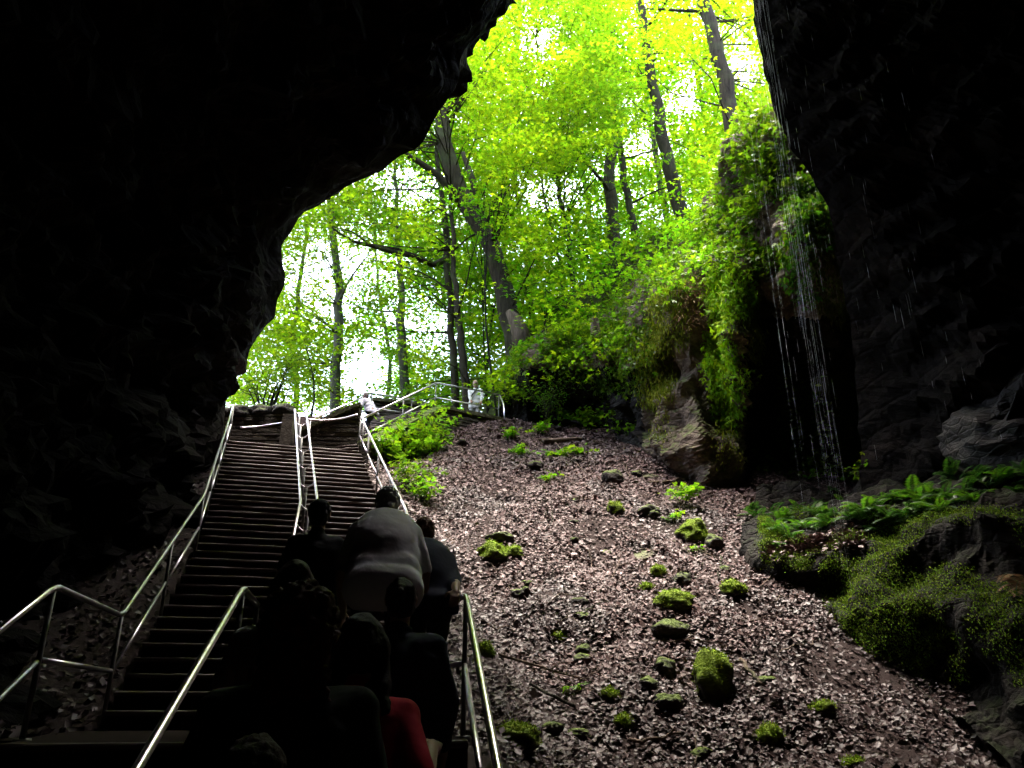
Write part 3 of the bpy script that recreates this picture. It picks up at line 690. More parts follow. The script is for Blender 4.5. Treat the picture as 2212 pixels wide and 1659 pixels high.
for k in range(15):
    x=rs.uniform(-1.5,6.5); y=rs.uniform(8.2,19)
    if not slope_keep(x,y): continue
    z_=rs.uniform(.05,.13); o=link('stone',rock_mesh('rock',z_*1.3,z_,z_*.8,M['darkrock'],200+k,3,.5)); o.location=(x,y,ground_z(x,y)+z_*.45); o.rotation_euler=(.3,0,rs.uniform(0,3)); tag(o,'small loose stone half hidden by fallen leaves on the slope','rock','small loose stones on the leaf slope')
# ------------------------------------------------------------------ leafy plants / ferns
def plant(name,base,h,rad,n,lab,mat='under',cat='plant',group=None,ls=.09,stems=7,flat=.4):
    base=Vector(base); root=empty(name,tuple(base)); tag(root,lab,cat,group); mb=MB(); C=[]
    for s in range(stems):
        a=random.uniform(0,6.283); rr_=rad*random.uniform(.3,1); hh=h*random.uniform(.5,1)
        tip=base+Vector((math.cos(a)*rr_,math.sin(a)*rr_,hh)); midp=lerp(base,tip,.5)+Vector((0,0,hh*.18))
        mb.tube([base+Vector((0,0,-.05)),midp,tip],[.007,.005,.003],5,0,False)
        for q in range(max(1,n//stems)):
            t=random.uniform(.35,1.05); c=lerp(lerp(base,midp,min(1,t*2)),tip,max(0,t*2-1)) if t<.5 else lerp(midp,tip,(t-.5)*2)
            C.append(tuple(c+Vector((random.gauss(0,rad*.22),random.gauss(0,rad*.22),random.gauss(0,h*.08)))))
    mb.build('stem',[M['barkdark']],root,True)
    leafobj('foliage',C,RNG.uniform(ls*.6,ls*1.3,len(C)),PALM if ls>.07 else KITE,PF if ls>.07 else KF,rot_frames(len(C),flat),M[mat],root)
    return root
def fern(base,n,L_,lab,mat='fern',group=None,droop=1.0,cat='fern',name='fern',dirbias=None,root=None):
    """fronds with pinnae; fronds are one mesh part"""
    base=Vector(base); root=empty(name,tuple(base)) if root is None else root; tag(root,lab,cat,group)
    V=[];F=[]; mb=MB()
    for k in range(n):
        a=random.uniform(0,6.283) if dirbias is None else dirbias+random.gauss(0,.8)
        l=L_*random.uniform(.65,1.1); el=random.uniform(.5,1.2); pts=[]; p=base.copy(); d=Vector((math.cos(a)*math.cos(el),math.sin(a)*math.cos(el),math.sin(el)))
        N=13
        for i in range(N):
            pts.append(p.copy()); p=p+d*(l/N); d=(d+Vector((0,0,-.13*droop))).normalized()
        mb.tube(pts,[.004]*N,4,0,False)
        for i in range(2,N):
            t=(pts[min(N-1,i)]-pts[i-1]).normalized(); side=t.cross(Vector((0,0,1)));
            if side.length<.05: side=Vector((1,0,0))
            side.normalize(); w=l*.24*math.sin(math.pi*min(1,(i/N)*.9+.1))**.8+.01
            for s in (-1,1):
              for hh in (0,.5):
                q=pts[i]-(pts[i]-pts[i-1])*hh; tip=q+side*s*w*random.uniform(.85,1.1)+t*w*.35+Vector((0,0,-w*.25)); b=len(V); wd=l/N*.42
                V+=[q-t*wd*.5,lerp(q,tip,.45)-t*wd*.6,tip,lerp(q,tip,.5)+t*wd*.6]; F.append((b,b+1,b+2,b+3))
    mb.build('stem',[M['ferndark']],root)
    link('frond',npmesh('frond',[tuple(v) for v in V],F,M[mat]),root); return root
pl=[(880,950,.5,.42,150,'leafy bright green plant beside the top of the right railing'),(835,955,.4,.3,90,'small leafy plant tight against the top railing post'),(930,925,.42,.45,150,'bright leafy plant at the right end of the top railing greenery'),(900,920,.4,.4,140,'bright leafy plant against the sloping coping wall'),(955,915,.3,.3,90,'small bright plant at the foot of the terrace wall'),(850,985,.35,.3,70,'low green plant beside the right railing just below the top greenery'),
 (885,1060,.5,.35,130,'darker leafy plant beside the middle of the right railing'),(905,1090,.35,.3,80,'green plant lowest beside the right railing'),
 (1108,950,.28,.3,60,'light green seedling patch at the top left of the log'),(1160,940,.25,.3,50,'light green seedlings between the terrace corner and the log'),(1130,985,.22,.3,45,'seedlings on the leaves left below the log'),(1205,990,.25,.4,80,'wider seedling patch just below the fallen log'),(1255,985,.2,.3,45,'seedlings right below the fallen log'),(1190,1042,.2,.25,30,'sparse seedlings further below the log'),
 (1278,930,.55,.18,60,'upright leafy sapling in front of the dark recess of the bluff'),(1476,1095,.5,.30,130,'leafy green plant standing alone on the right half of the slope'),(1455,1130,.2,.2,25,'small seedling at the foot of the lone leafy plant'),
 (1500,1195,.15,.15,14,'tiny green seedling under the shaggy mossy rock'),(1245,1500,.12,.15,10,'tiny seedling low on the slope'),(1560,1560,.2,.18,0,'')]
for px,py,h,rd,n,lab in pl:
    p=ray_ground(px,py)
    if p is None or not lab: continue
    if px<960 and py<1000:
        for q in range(200):
            Y=14+q*.03; p=P(px,py,Y); wx=interp(Y,[15.98,19.25,20.2],[-3.1,-1.9,-.3])
            if Y>15.98 and p.x<wx+.35: break
            if p.z<=ground_z(p.x,p.y): break
        h=max(h*1.1,p.z-ground_z(p.x,p.y)+.15)
    big=px<960; plant('seedling_patch' if 'seedling' in lab else 'leafy_plant',(p.x,p.y,ground_z(p.x,p.y)),h*(1.3 if big else 1),rd*(1.5 if big else 1.1),int(n*(2.2 if big else 1.3)),lab,'plantleaf' if 'dark' not in lab else 'under','plant','green plants on the leaf slope',.13 if py<1000 else .10,9 if big else 7)
# shrubs near bluff recess
for px,py,Y,h,rd,n,lab,mt in [(1180,900,19.4,1.0,.75,900,'dark green bushy shrub at the left end of the bluff','shrub'),(1110,880,20.6,.9,.5,500,'green shrub at the end of the terrace rail','under'),(1235,760,19.3,.8,.7,500,'leafy shrub crowning the left part of the bluff','under')]:
    c=P(px,py,Y); plant('shrub',tuple(c),h,rd,n,lab,mt,'shrub',None,.06 if mt=='shrub' else .09,14,.6)
# ferns on ledge
random.seed(21)
k=0
fl=[]
for u in [i/30 for i in range(31)]:
    px=1670+u*560; py=1140-u*120 - 25*math.sin(u*9)*.5
    fl.append((px,py))
for px,py in fl:
    for dd in (0,1,2):
        c=ledge_hit(px+random.gauss(0,9),py+dd*20-8+random.gauss(0,13)); c.z-=.03
        fern(c,8,.33*random.uniform(.6,1.4),'dark green fern in the dense row growing along the right ledge','ferndark' if random.random()<.5 else 'fern','ferns along the top of the right ledge',.9)
for px,py,L_ in ((1640,1125,.42),(1665,1110,.4),(1620,1108,.35)):
    p=ray_ground(px,py) or P(px,py,13.5); fern(p,12,L_,{1640:'low fern at the left tip of the right ledge, middle of three',1665:'low fern at the left tip of the right ledge, rightmost of three',1620:'low fern at the left tip of the right ledge, leftmost of three'}[px],'ferndark','low ferns at the slope edge')
c=ledge_hit(1885,1050); plant('leafy_plant',tuple(c),.5,.38,90,'bright leafy sprig standing above the ledge ferns under the waterfall','under','plant',None,.075)
# moss tufts on ledge face
def surf_pick(px_,py_,V,cond,n):
    I=np.argwhere(cond(px_,py_)); 
    if len(I)==0: return np.zeros((0,3))
    k=RNG.integers(0,len(I),n); a=V[I[k,0],I[k,1]]; return a
c=surf_pick(lpx,lpy,Lv,lambda x,y:(x>1640)&(x<2300)&(y>1100)&(y<1560)&(((y-1100)/(x*0+380))<1),95000)
nz_=np.array([fbm(tuple(q*np.array([1,1,1.])),3,1.1) for q in c]); zr_=proj(c)
keep=(nz_>-.08)&((zr_[0]>1815)|(zr_[1]<1230)|(RNG.random(len(c))<.15)); c=c[keep]+RNG.normal(0,.04,(keep.sum(),3)); c[:,1]-=.05
ax,ay,nz=rot_frames(len(c),.8); o=leafobj('moss',c,RNG.uniform(.015,.042,len(c)),KITE,KF,(ax*.6+np.array([0,-.3,-.5]),ay,nz),M['mossledge'] if 'mossledge' in M else m_leaf('ledge_moss',(.10,.16,.010),(.11,.19,.01),.5,.3,.8,.1)); tag(o,'shaggy green moss covering the face of the right ledge','moss',None,'stuff')
c=ledge_hit(2190,1275)
fern(c+Vector((0,-.15,0)),16,.5,'tuft of dry pale brown fronds at the right edge of the ledge','root',None,1.3,'dead fern','dry_fern')
# ------------------------------------------------------------------ hanging greenery on the bluff
def inell(x,y,e): return (((x-e[0])/e[2])**2+((y-e[1])/e[3])**2)<1
def hang(name,ells,n,size,mat,lab,down=.9,spread=.12,thin=1.,cat='moss',strand=0,off=.12):
    c=surf_pick(bpx,bpy_,Bv,lambda x,y:np.any([inell(x,y,e) for e in ells],axis=0),n)
    if len(c)==0: print('EMPTY',name,lab); return
    c=c+RNG.normal(0,spread,c.shape)*np.array([1,.8,.8]); c[:,1]-=off; c[:,2]+=off*.3
    ax,ay,nz=rot_frames(n,.7); ax=ax*(1-down*.6)+np.array([0,-.15,-down]); ax/=np.linalg.norm(ax,axis=1,keepdims=True)
    V,F=leaves(c,RNG.uniform(size*.5,size*1.3,n),(PALM if (size>.08 and thin==1) else KITE)*np.array([1,thin,1]),PF if (size>.08 and thin==1) else KF,(ax,ay,nz))
    o=link(name,npmesh(name,V,F,M[mat])); tag(o,lab,cat); return o
hang('hanging_moss',[(1445,700,42,75),(1415,800,38,70),(1400,850,22,40)],7500,.11,'moss','yellow green moss hanging down the left edge of the bluff',1,.09,.45)
hang('root_tangle',[(1500,640,38,55),(1490,690,30,30)],1800,.22,'root','tangle of dry brown roots and grass at the brow of the bluff',.6,.12,.10,'roots')
hang('hanging_fern',[(1570,640,48,60),(1555,760,30,70),(1575,830,42,60),(1568,890,26,40)],7500,.115,'mosshang','bright green curtain of ferns hanging between the bluff and the dark recess',.9,.09,1.)
hang('hanging_moss',[(1620,730,26,60),(1600,660,24,60)],2600,.10,'moss','thin yellow moss strands right of the bright fern curtain',1,.08,.4)
hang('undergrowth',[(1600,400,55,100),(1640,300,45,70),(1570,500,50,60)],5500,.13,'under','mass of ferns and leaves on the high brow of the bluff behind the falling water',.35,.18,1.,'undergrowth')
hang('undergrowth',[(1725,480,36,90),(1610,575,60,34),(1690,560,30,24),(1660,380,36,50)],3600,.11,'under','leafy growth around the dark hollow below the high brow',.5,.12,1.,'undergrowth')
hang('hanging_moss',[(1770,520,30,90),(1790,610,28,80),(1805,660,24,50)],3600,.12,'olive','olive moss fringe hanging beside the dark cave edge at right',1,.09,.4)
hang('hanging_fern',[(1735,570,35,90),(1755,480,38,80)],1500,.13,'fern','ferns sprouting in front of the olive moss fringe',.5,.12,1.,'fern')
hang('undergrowth',[(1330,830,60,30),(1240,810,60,26),(1380,770,40,60)],2200,.10,'under','dark fringe of leaves hanging over the recess at the left of the bluff',.7,.10,1.,'undergrowth')
hang('undergrowth',[(1500,560,55,45),(1460,610,50,40),(1540,470,40,60)],3600,.12,'plantleaf','lush leafy growth along the brow above the dry roots',.3,.15,1.,'undergrowth')
hang('undergrowth',[(1180,775,60,34),(1130,775,30,30),(1250,745,60,40),(1310,720,45,45),(1210,760,50,30)],3800,.13,'plantleaf','bright leafy growth covering the left brow of the bluff beside the walker terrace',.3,.13,1.,'undergrowth')
hang('undergrowth',[(1340,700,60,90),(1250,770,70,40),(1180,780,60,35),(1430,620,50,60),(1390,720,30,60)],5200,.10,'under','low undergrowth spilling over the top of the bluff left of the roots',.3,.14,1.,'undergrowth')
hang('hanging_moss',[(1565,960,30,60),(1425,930,18,40),(1590,1000,14,30),(1440,860,16,30)],1300,.08,'moss','scattered moss tufts low on the bare brown rock face',.9,.06,.5)
U=[]
rs=random.Random(91)
while len(U)<34000:
    x=rs.uniform(-.2,11); y=rs.uniform(ybase(x)-.2,29); 
    k=.5+fbm((x,y,2),3,.8)
    if rs.random()>k+.25: continue
    U.append((x,y,ground_z(x,y)+max(0,k)*rs.uniform(0,.7)))
C=np.array(U); o=leafobj('undergrowth',C,RNG.uniform(.08,.17,len(C)),KITE*np.array([1,1.2,1]),KF,rot_frames(len(C),.6),M['plantleaf']); tag(o,'leafy undergrowth carpeting the wooded bank above the bluff','undergrowth',None,'stuff')
# dark hollow trunk behind brow
# ------------------------------------------------------------------ waterfall
V=[];mb=MB(); random.seed(5)
def drop(x,y,z,l,r): mb.tube([Vector((x,y,z)),Vector((x+random.gauss(0,.002),y,z-l*.5)),Vector((x,y,z-l))],[r*.4,r,r*.3],4,0,False)
srcs=[(.4165,11.15,.04,90),(.430,11.2,.05,45),(.399,11.0,.03,16),(.446,11.3,.05,26),(.415,11.1,.012,50),(.375,11.3,.015,22),(.385,11.3,.008,14)]
for r0_,Y,sd,n in srcs:
    for k in range(n):
        rr0=random.gauss(r0_,sd*.35); y=Y+random.gauss(0,.12); z=random.uniform(3.2,12.6) if random.random()<.35 else random.uniform(6,13.4)
        l=random.uniform(.12,.5)
        drop(rr0*y,y,z,l,random.uniform(.0006,.0015))
for k in range(85):
    y=random.uniform(8.6,11.6); x=random.uniform(.46,.66)*y; z=random.uniform(.3,1.25)*y; drop(x,y,z,random.uniform(.08,.4),random.uniform(.0005,.0011))
for r0_,Y,lo in ((.4205,11.1,3.0),(.4145,11.0,2.9),(.427,11.2,3.0),(.383,11.3,3.6),(.3755,11.3,3.2),(.409,11.1,3.4),(.432,11.3,4)):
    for q in range(2):
        x=(r0_+random.gauss(0,.0012))*Y; z=13.6; 
        while z>lo: 
            l=random.uniform(.5,1.8)*(1.5 if z<7 else 1); drop(x+random.gauss(0,.006),Y,z,l,random.uniform(.0007,.0016)*(.35+.65*(z/12))); z-=l*random.uniform(1.0,1.5)
t=NT('falling_water'); b=t.bsdf((.85,.9,.95),.15,0,.8); b.inputs['Transmission Weight'].default_value=.0; tr=t.n('ShaderNodeBsdfTranslucent'); tr.inputs[0].default_value=(.9,.93,.97,1)
mx=t.n('ShaderNodeMixShader'); mx.inputs[0].default_value=.6; t.l(b.outputs[0],mx.inputs[1]); t.l(tr.outputs[0],mx.inputs[2]); M['water']=t.fin(mx)
o=mb.build('waterfall',[M['water']],None,True); tag(o,'thin strands of water dripping from the cave lip in front of the dark recess','waterfall',None,'stuff')
# ------------------------------------------------------------------ trees
TREES=[] # dict(root, poly, crown list)
def tree(path,w,lab,mat='bark',toph=6,cat='tree',name='tree',group='trees around the cave mouth',limbs=5):
    """path: list of (px,py,Y) bottom->top ; w: px widths"""
    pts=[P(*q) for q in path]; rad=[a/2/FPX*(q[2]*cp+P(*q).z*sp) for a,q in zip(w,path)]
    gz=hill(pts[0].x,pts[0].y)
    if pts[0].y>20 and pts[0].z>gz: pts.insert(0,Vector((pts[0].x+.05,pts[0].y,gz-.4))); rad.insert(0,rad[0]*1.25)
    d=(pts[-1]-pts[-2]).normalized(); d=(d+Vector((0,0,.6))).normalized()
    pts.append(pts[-1]+d*toph); rad.append(rad[-1]*.45)
    n=30; c=catmull(pts,n); 
    ts=np.linspace(0,1,len(pts)); L_=[0]
    for i in range(1,len(pts)): L_.append(L_[-1]+(pts[i]-pts[i-1]).length)
    rads=[float(np.interp(L_[-1]*i/(n-1),L_,rad))*(1+.05*random.uniform(-1,1)) for i in range(n)]
    for i in range(1,n-1): c[i]+=Vector((random.gauss(0,.03),random.gauss(0,.03),0))
    root=empty(name,tuple(pts[0])); tag(root,lab,cat,group)
    mb=MB(); mb.tube(c,rads,14); mb.build('trunk',[M[mat]],root,True)
    lms=[]
    for q in range(limbs):
        lm=MB(); lms.append(lm)
        i=random.randint(int(n*.35),n-2); a=random.uniform(0,6.283); l=random.uniform(1.8,4.2); p=c[i]; r0=rads[i]*.35
        dv=Vector((math.cos(a),math.sin(a)*.7,random.uniform(.2,.7))).normalized(); bp=[p]; 
        for s in range(7): 
            p=p+dv*l/7; bp.append(p); dv=(dv+Vector((random.gauss(0,.16),random.gauss(0,.16),random.gauss(0,.1)))).normalized()
        lm.tube(bp,[max(.008,r0*(1-.12*s)) for s in range(8)],7)
        for s in (2,4,5,6):
            q2=bp[s]; dv2=(dv+Vector((random.gauss(0,.7),random.gauss(0,.7),random.gauss(0,.3)))).normalized(); lm.tube([q2,q2+dv2*.5,q2+dv2*1.1+Vector((0,0,.1))],[.014,.01,.005],5)
    t=dict(root=root,poly=np.array([tuple(q) for q in c]),C=[],limbs=lms,mat=mat); TREES.append(t); return t
random.seed(31)
tree([(1492,562,24),(1462,430,24),(1430,290,24),(1408,170,24),(1385,20,24)],[36,32,25,22,16],'straight dark trunked tree standing tallest on the brow right of centre')
tree([(1612,420,21),(1588,300,21),(1560,150,21),(1535,60,21),(1515,-20,21)],[36,36,32,30,26],'thick trunked tree rising beside the falling water',limbs=4)
tree([(1333,612,26),(1325,500,26),(1318,400,26),(1322,300,26)],[30,28,26,22],'stout tree with grey brown trunk left of the tallest one')
tree([(1384,585,28),(1368,480,28),(1345,360,28),(1330,240,28)],[17,16,14,12],'slimmer tree just right of the stout grey brown one')
tree([(1458,555,31),(1440,470,31),(1412,310,31),(1400,220,31)],[14,14,12,10],'thin pale barked tree behind the tallest tree','barkpale')
tree([(1250,695,24),(1236,600,24),(1222,500,24),(1205,400,24),(1190,320,24)],[13,12,10,9,7],'slender tree with a curving stem in the middle of the wood','barkdark')
tree([(1216,650,27),(1200,520,27),(1180,440,27)],[7,6,5],'very thin sapling stem left of the slender curving tree','barkdark')
tb=tree([(1118,745,22),(1095,660,22),(1062,540,22),(1012,450,22),(985,390,22),(962,310,22),(945,200,22)],[52,44,38,40,38,34,24],'massive leaning tree trunk curving up to the left above the terrace',limbs=3)
lm=MB(); tb['limbs'].append(lm); lm.tube([P(1010,455,22),P(975,410,21.8),P(945,378,21.6),P(905,350,21.4),P(880,335,21.2),P(850,300,21)],[.2,.15,.12,.10,.08,.04],10)
lm=MB(); tb['limbs'].append(lm); lm.tube([P(1010,455,22),P(1025,400,22),P(1000,330,22)],[.14,.12,.08],8)
tt=tree([(986,880,23),(978,780,23),(972,650,23),(962,500,23),(950,400,23)],[17,16,15,14,10],'dark straight tree behind the terrace rail, left one of a close pair')
lm=MB(); tt['limbs'].append(lm); lm.tube([P(965,560,23),P(935,572,22.8),P(890,552,22.5),P(850,545,22.3),P(800,530,22),P(765,522,21.8),P(735,505,21.6),P(715,490,21.4)],[.12,.11,.10,.09,.07,.05,.03,.02],8)
lm.tube([P(890,552,22.5),P(860,538,22.4),P(800,528,22.4),P(760,500,22.3),P(700,485,22.2)],[.05,.04,.035,.025,.012],6)
tree([(1008,880,22),(1000,780,22),(990,680,22),(980,560,22)],[19,17,14,11],'dark straight tree behind the terrace rail, right one of a close pair')
tree([(875,880,28),(872,780,28),(866,700,28),(868,640,28),(860,560,28)],[22,20,20,14,12],'knobbly grey tree in the glare above the upper steps','barkpale')
tree([(722,890,27),(728,780,27),(734,680,27),(730,600,27),(712,440,27)],[24,22,20,18,14],'pale tree in the bright gap above the left stair lane','barkpale')
tree([(838,880,34),(840,760,34),(820,640,34)],[9,8,7],'thin distant tree between the two pale trees','barkpale')
tree([(1150,700,30),(1140,560,30),(1110,380,30)],[10,9,8],'thin distant tree behind the massive leaning trunk','barkdark')
tree([(640,860,32),(632,740,32),(650,600,32)],[12,11,9],'distant tree at the left edge of the opening','barkpale')
tree([(1290,640,34),(1275,480,34),(1250,300,34),(1240,150,34)],[12,11,10,8],'distant thin tree between the stout tree and the slender curving one','bark')
tree([(1560,500,30),(1530,300,30),(1500,120,30)],[14,13,10],'distant tree between the tallest trunk and the one by the water','bark')
tree([(1120,760,36),(1090,560,36),(1100,300,36),(1120,80,36)],[14,12,11,9],'far tree whose crown fills the top left of the opening','bark')
tree([(1050,830,26),(1062,700,26),(1080,600,26)],[6,5,4],'sapling rising behind the standing walker','barkdark')
# sprays
gaps=[(780,800,55,65,.97),(870,400,75,50,.85),(650,600,40,65,.9),(1605,120,38,75,.97),(1480,205,50,45,.9),(1165,95,55,50,.6),(1160,185,26,20,.9),(1395,305,60,28,.85),(1170,415,80,42,.75),(1300,360,50,30,.5),(900,690,70,60,.55),(800,520,60,60,.45),(640,840,60,30,.4),(1520,50,20,40,.8),(1150,380,40,30,.5),(740,590,50,90,.4),(935,640,40,60,.4),(990,180,18,20,.0),(1440,480,60,50,.3)]
def gapprob(px,py):
    p=0
    for gx,gy,a,b,k in gaps:
        d=((px-gx)/a)**2+((py-gy)/b)**2
        if d<1: p=max(p,k)
        elif d<1.7: p=max(p,k*(1.7-d)/.7*.6)
    return p
polys=[(t,t['poly']) for t in TREES]
vis=[(1492,562,1408,170,34,24,.96),(1408,170,1385,20,25,24,.85),(1612,300,1518,0,34,21,.93),(1333,600,1318,380,30,26,.93),(1384,560,1345,360,22,28,.92),(1455,520,1412,310,16,31,.6),(1250,690,1215,440,16,24,.75),(1125,745,1080,600,56,22,.93),(1080,600,1020,460,44,22,.9),(1010,450,955,290,46,22,.92),(985,870,970,600,20,23,.75),(1008,870,995,640,20,22,.75),(872,860,866,600,22,28,.7),(722,870,732,640,24,27,.7),(760,520,890,550,18,22,.8),(890,350,1000,440,22,22,.7)]
def hides_trunk(px,py,Y):
    for x0,y0,x1,y1,w_,Yt,k in vis:
        if Y>Yt+.5: continue
        dx,dy=x1-x0,y1-y0; t=max(0,min(1,((px-x0)*dx+(py-y0)*dy)/(dx*dx+dy*dy))); dd=math.hypot(px-x0-dx*t,py-y0-dy*t)
        if dd<w_*.5+52*20/Y and random.random()<k: return True
    return False
def nearest(p):
    best=None;bd=1e9
    for t,pl_ in polys:
        i=np.argmin(((pl_-p)**2*np.array([1,.6,.35])).sum(1)); d=((pl_[i]-p)**2*np.array([1,.6,.35])).sum()
        if d<bd: bd=d;best=(t,pl_[i])
    return best
random.seed(77)
NS=9000
cnt=0; tries=0
while cnt<NS and tries<NS*7:
    tries+=1
    off=random.random()<.05
    if off: px=random.uniform(150,2200); py=random.uniform(-260,880)
    else: px=random.uniform(480,1760); py=random.uniform(-60,880)
    Y=random.choice([random.uniform(17.5,24),random.uniform(22,32),random.uniform(28,44),random.uniform(28,44)])
    if px>1560 and Y<19: continue
    p=P(px,py,Y)
    if p.z<hill(p.x,p.y)+.8 or p.z>34: continue
    if random.random()<gapprob(px,py): continue
    if not off and hides_trunk(px,py,Y): continue
    den=.5+.9*fbm((p.x,p.y,p.z*1.7),3,.16)+.28
    if px<1000: den-=.135
    if px<760: den-=.08
    if random.random()>den: continue
    if random.random()<.35 and Y<24 and py>250 and px<1000: continue
    t,q=nearest(np.array(p)); t['C'].append((p,Y)); cnt+=1
    if random.random()<.14 and Y<30:
        q=Vector(q); 
        if (q-p).length<5.5: 
            m_=lerp(q,p,.5)+Vector((random.gauss(0,.2),random.gauss(0,.2),random.gauss(.15,.15))); tw=MB(); tw.tube([q,m_,p],[.030,.018,.005],5); t['limbs'].append(tw)
print('SPRAYS',cnt,tries)
mats3=['leafA','leafB','leafC']
for ti,t in enumerate(TREES):
    for lb in t['limbs'][:98]: lb.build('branch',[M[t['mat']]],t['root'],True)
    if not t['C']: continue
    allV=[];allF=[];b=0
    for kind in (0,1):
        Cs=[];Sz=[];AX=[];AY=[];NZ=[]
        for p,Y in t['C']:
            near=Y<24
            if near!=(kind==0): continue
            n=random.randint(34,54); rad=random.uniform(.45,.95)*(1 if near else 1.25)
            a=RNG.uniform(0,6.283,n); r=rad*np.sqrt(RNG.uniform(0,1,n)); elong=random.uniform(1,1.7); yaw=random.uniform(0,6.283)
            x=r*np.cos(a)*elong; y=r*np.sin(a)/elong**.5; c,s=math.cos(yaw),math.sin(yaw); tx,ty=random.gauss(0,.25),random.gauss(0,.25)
            X=c*x-s*y; Yy=s*x+c*y; Z=tx*X+ty*Yy-.12*r*r+RNG.normal(0,.07,n)
            Cs.append(np.stack([X,Yy,Z],1)+np.array(p)); Sz.append(RNG.uniform(.075,.145,n)*(1 if near else 1.45))
            f=rot_frames(n,.42); AX.append(f[0]);AY.append(f[1]);NZ.append(f[2])
        if not Cs: continue
        Cs=np.concatenate(Cs); Sz=np.concatenate(Sz)
        if kind==0: V_,F_=leaves(Cs,Sz,PALM,PF,(np.concatenate(AX),np.concatenate(AY),np.concatenate(NZ)))
        else: V_,F_=leaves(Cs,Sz,KITE*np.array([1,1.25,1]),KF,(np.concatenate(AX),np.concatenate(AY),np.concatenate(NZ)))
        allV.append(V_); allF.append(F_+b); b+=len(V_)
    link('crown',npmesh('crown',np.concatenate(allV),np.concatenate(allF),M[mats3[(0,1,1,0,1,2,0,1,2,1,0,1)[ti%12]]]),t['root'])
# saplings / understory on the brow
random.seed(12)
ul=['bright understory maple in front of the massive leaning trunk','low spreading sapling above the dark recess','bright sapling on the brow beneath the stout tree','leafy sapling at the foot of the tallest tree','young maple between the stump and the roots','sapling crown above the terrace end','leafy sapling just left of the stump','young tree hanging over the left part of the bluff','small maple right of the massive trunk foot','bushy sapling below the slender curving tree','leafy sapling on the brow near the falling water','young maple left of the tree pair','pale sapling rising above the left retaining wall']
upos=[(1060,450,20.5),(1180,740,20.8),(1330,590,21),(1470,580,19.5),(1400,640,19.5),(1110,820,21),(1230,690,21.5),(1180,640,21),(1140,600,22),(1250,560,22.5),(1530,520,19),(1040,560,23),(650,760,22)]
for (px,py,Y),lab in zip(upos,ul):
    c=P(px,py,Y); gz=hill(c.x,c.y); root=empty('sapling',(c.x,c.y,gz)); tag(root,lab,'sapling','understory saplings on the brow')
    mb=MB(); b0=Vector((c.x+.3,c.y+.3,min(gz,c.z-1)-.1)); top=c+Vector((0,0,.6)); mid_=lerp(b0,top,.5)+Vector((random.gauss(0,.2),random.gauss(0,.2),0)); mb.tube(catmull([b0,mid_,top],8),[.045,.04,.035,.03,.026,.022,.016,.01],6)
    Cs=[]
    for q in range(11):
        sp_=c+Vector((random.gauss(0,.75),random.gauss(0,.5),random.gauss(0,.5))); st_=lerp(mid_,top,random.random()); mb.tube([st_,lerp(st_,sp_,.6)+Vector((0,0,.1)),sp_],[.014,.01,.004],5,0,False)
        n=38; a=RNG.uniform(0,6.283,n); r=.55*np.sqrt(RNG.uniform(0,1,n)); Cs.append(np.stack([r*np.cos(a)*1.3,r*np.sin(a),-.2*r*r+RNG.normal(0,.05,n)],1)+np.array(sp_))
    mb.build('trunk',[M['barkdark']],root,True); Cs=np.concatenate(Cs)
    leafobj('crown',Cs,RNG.uniform(.09,.16,len(Cs)),PALM,PF,rot_frames(len(Cs),.4),M['leafA' if py<700 else 'leafB'],root)
# rhododendron left of the stair head
c=P(575,890,20); root=empty('shrub',tuple(c)); tag(root,'many stemmed bush with open branches behind the left retaining wall','shrub'); mb=MB(); Cs=[]
for k in range(11):
    tip=P(575+random.uniform(-58,62),random.uniform(775,830),20+random.uniform(-.6,.6)); m_=lerp(c,tip,.5)+Vector((random.gauss(0,.12),0,-.1+random.gauss(0,.06)))
    mb.tube(catmull([c+Vector((random.gauss(0,.08),0,-.4)),m_,tip],9),[.035,.032,.028,.024,.02,.016,.012,.009,.006],6,0,False)
    for q in range(3):
        s_=lerp(m_,tip,random.random()); e_=s_+Vector((random.gauss(0,.3),random.gauss(0,.2),random.uniform(.1,.4))); mb.tube([s_,e_],[.01,.004],5,0,False)
        for e in (tip,e_):
            n=16; Cs.append(RNG.normal(0,1,(n,3))*np.array([.22,.2,.10])+np.array(e))
mb.build('branch',[M['barkdark']],root,True); Cs=np.concatenate(Cs); leafobj('foliage',Cs,RNG.uniform(.06,.12,len(Cs)),KITE,KF,rot_frames(len(Cs),.5),M['under'],root)
# stump
mb=MB(); a=P(1290,765,18.9); b=P(1283,690,18.9); mb.tube([a+Vector((0,0,-.4)),a,lerp(a,b,.5)+Vector((.02,0,0)),b],[.19,.16,.14,.12],14)
for k in range(7):
    an=k*.9; e=b+Vector((math.cos(an)*.09,math.sin(an)*.09,-.06)); mb.tube([e,e+Vector((0,0,.06+.1*random.random()))],[.035,.008],6)
o=mb.build('tree_stump',[M['wood']],None,False); tag(o,'broken brown tree stump standing on top of the bluff','tree stump')
# broken trunk shell by the big tree
mb=MB(); mb.tube([P(1130,760,21.6),P(1125,720,21.6),P(1112,690,21.6),P(1098,672,21.6)],[.34,.28,.22,.10],12); o=mb.build('tree_stump',[M['wood']],None,True); tag(o,'split brown stump leaning against the foot of the massive trunk','tree stump')
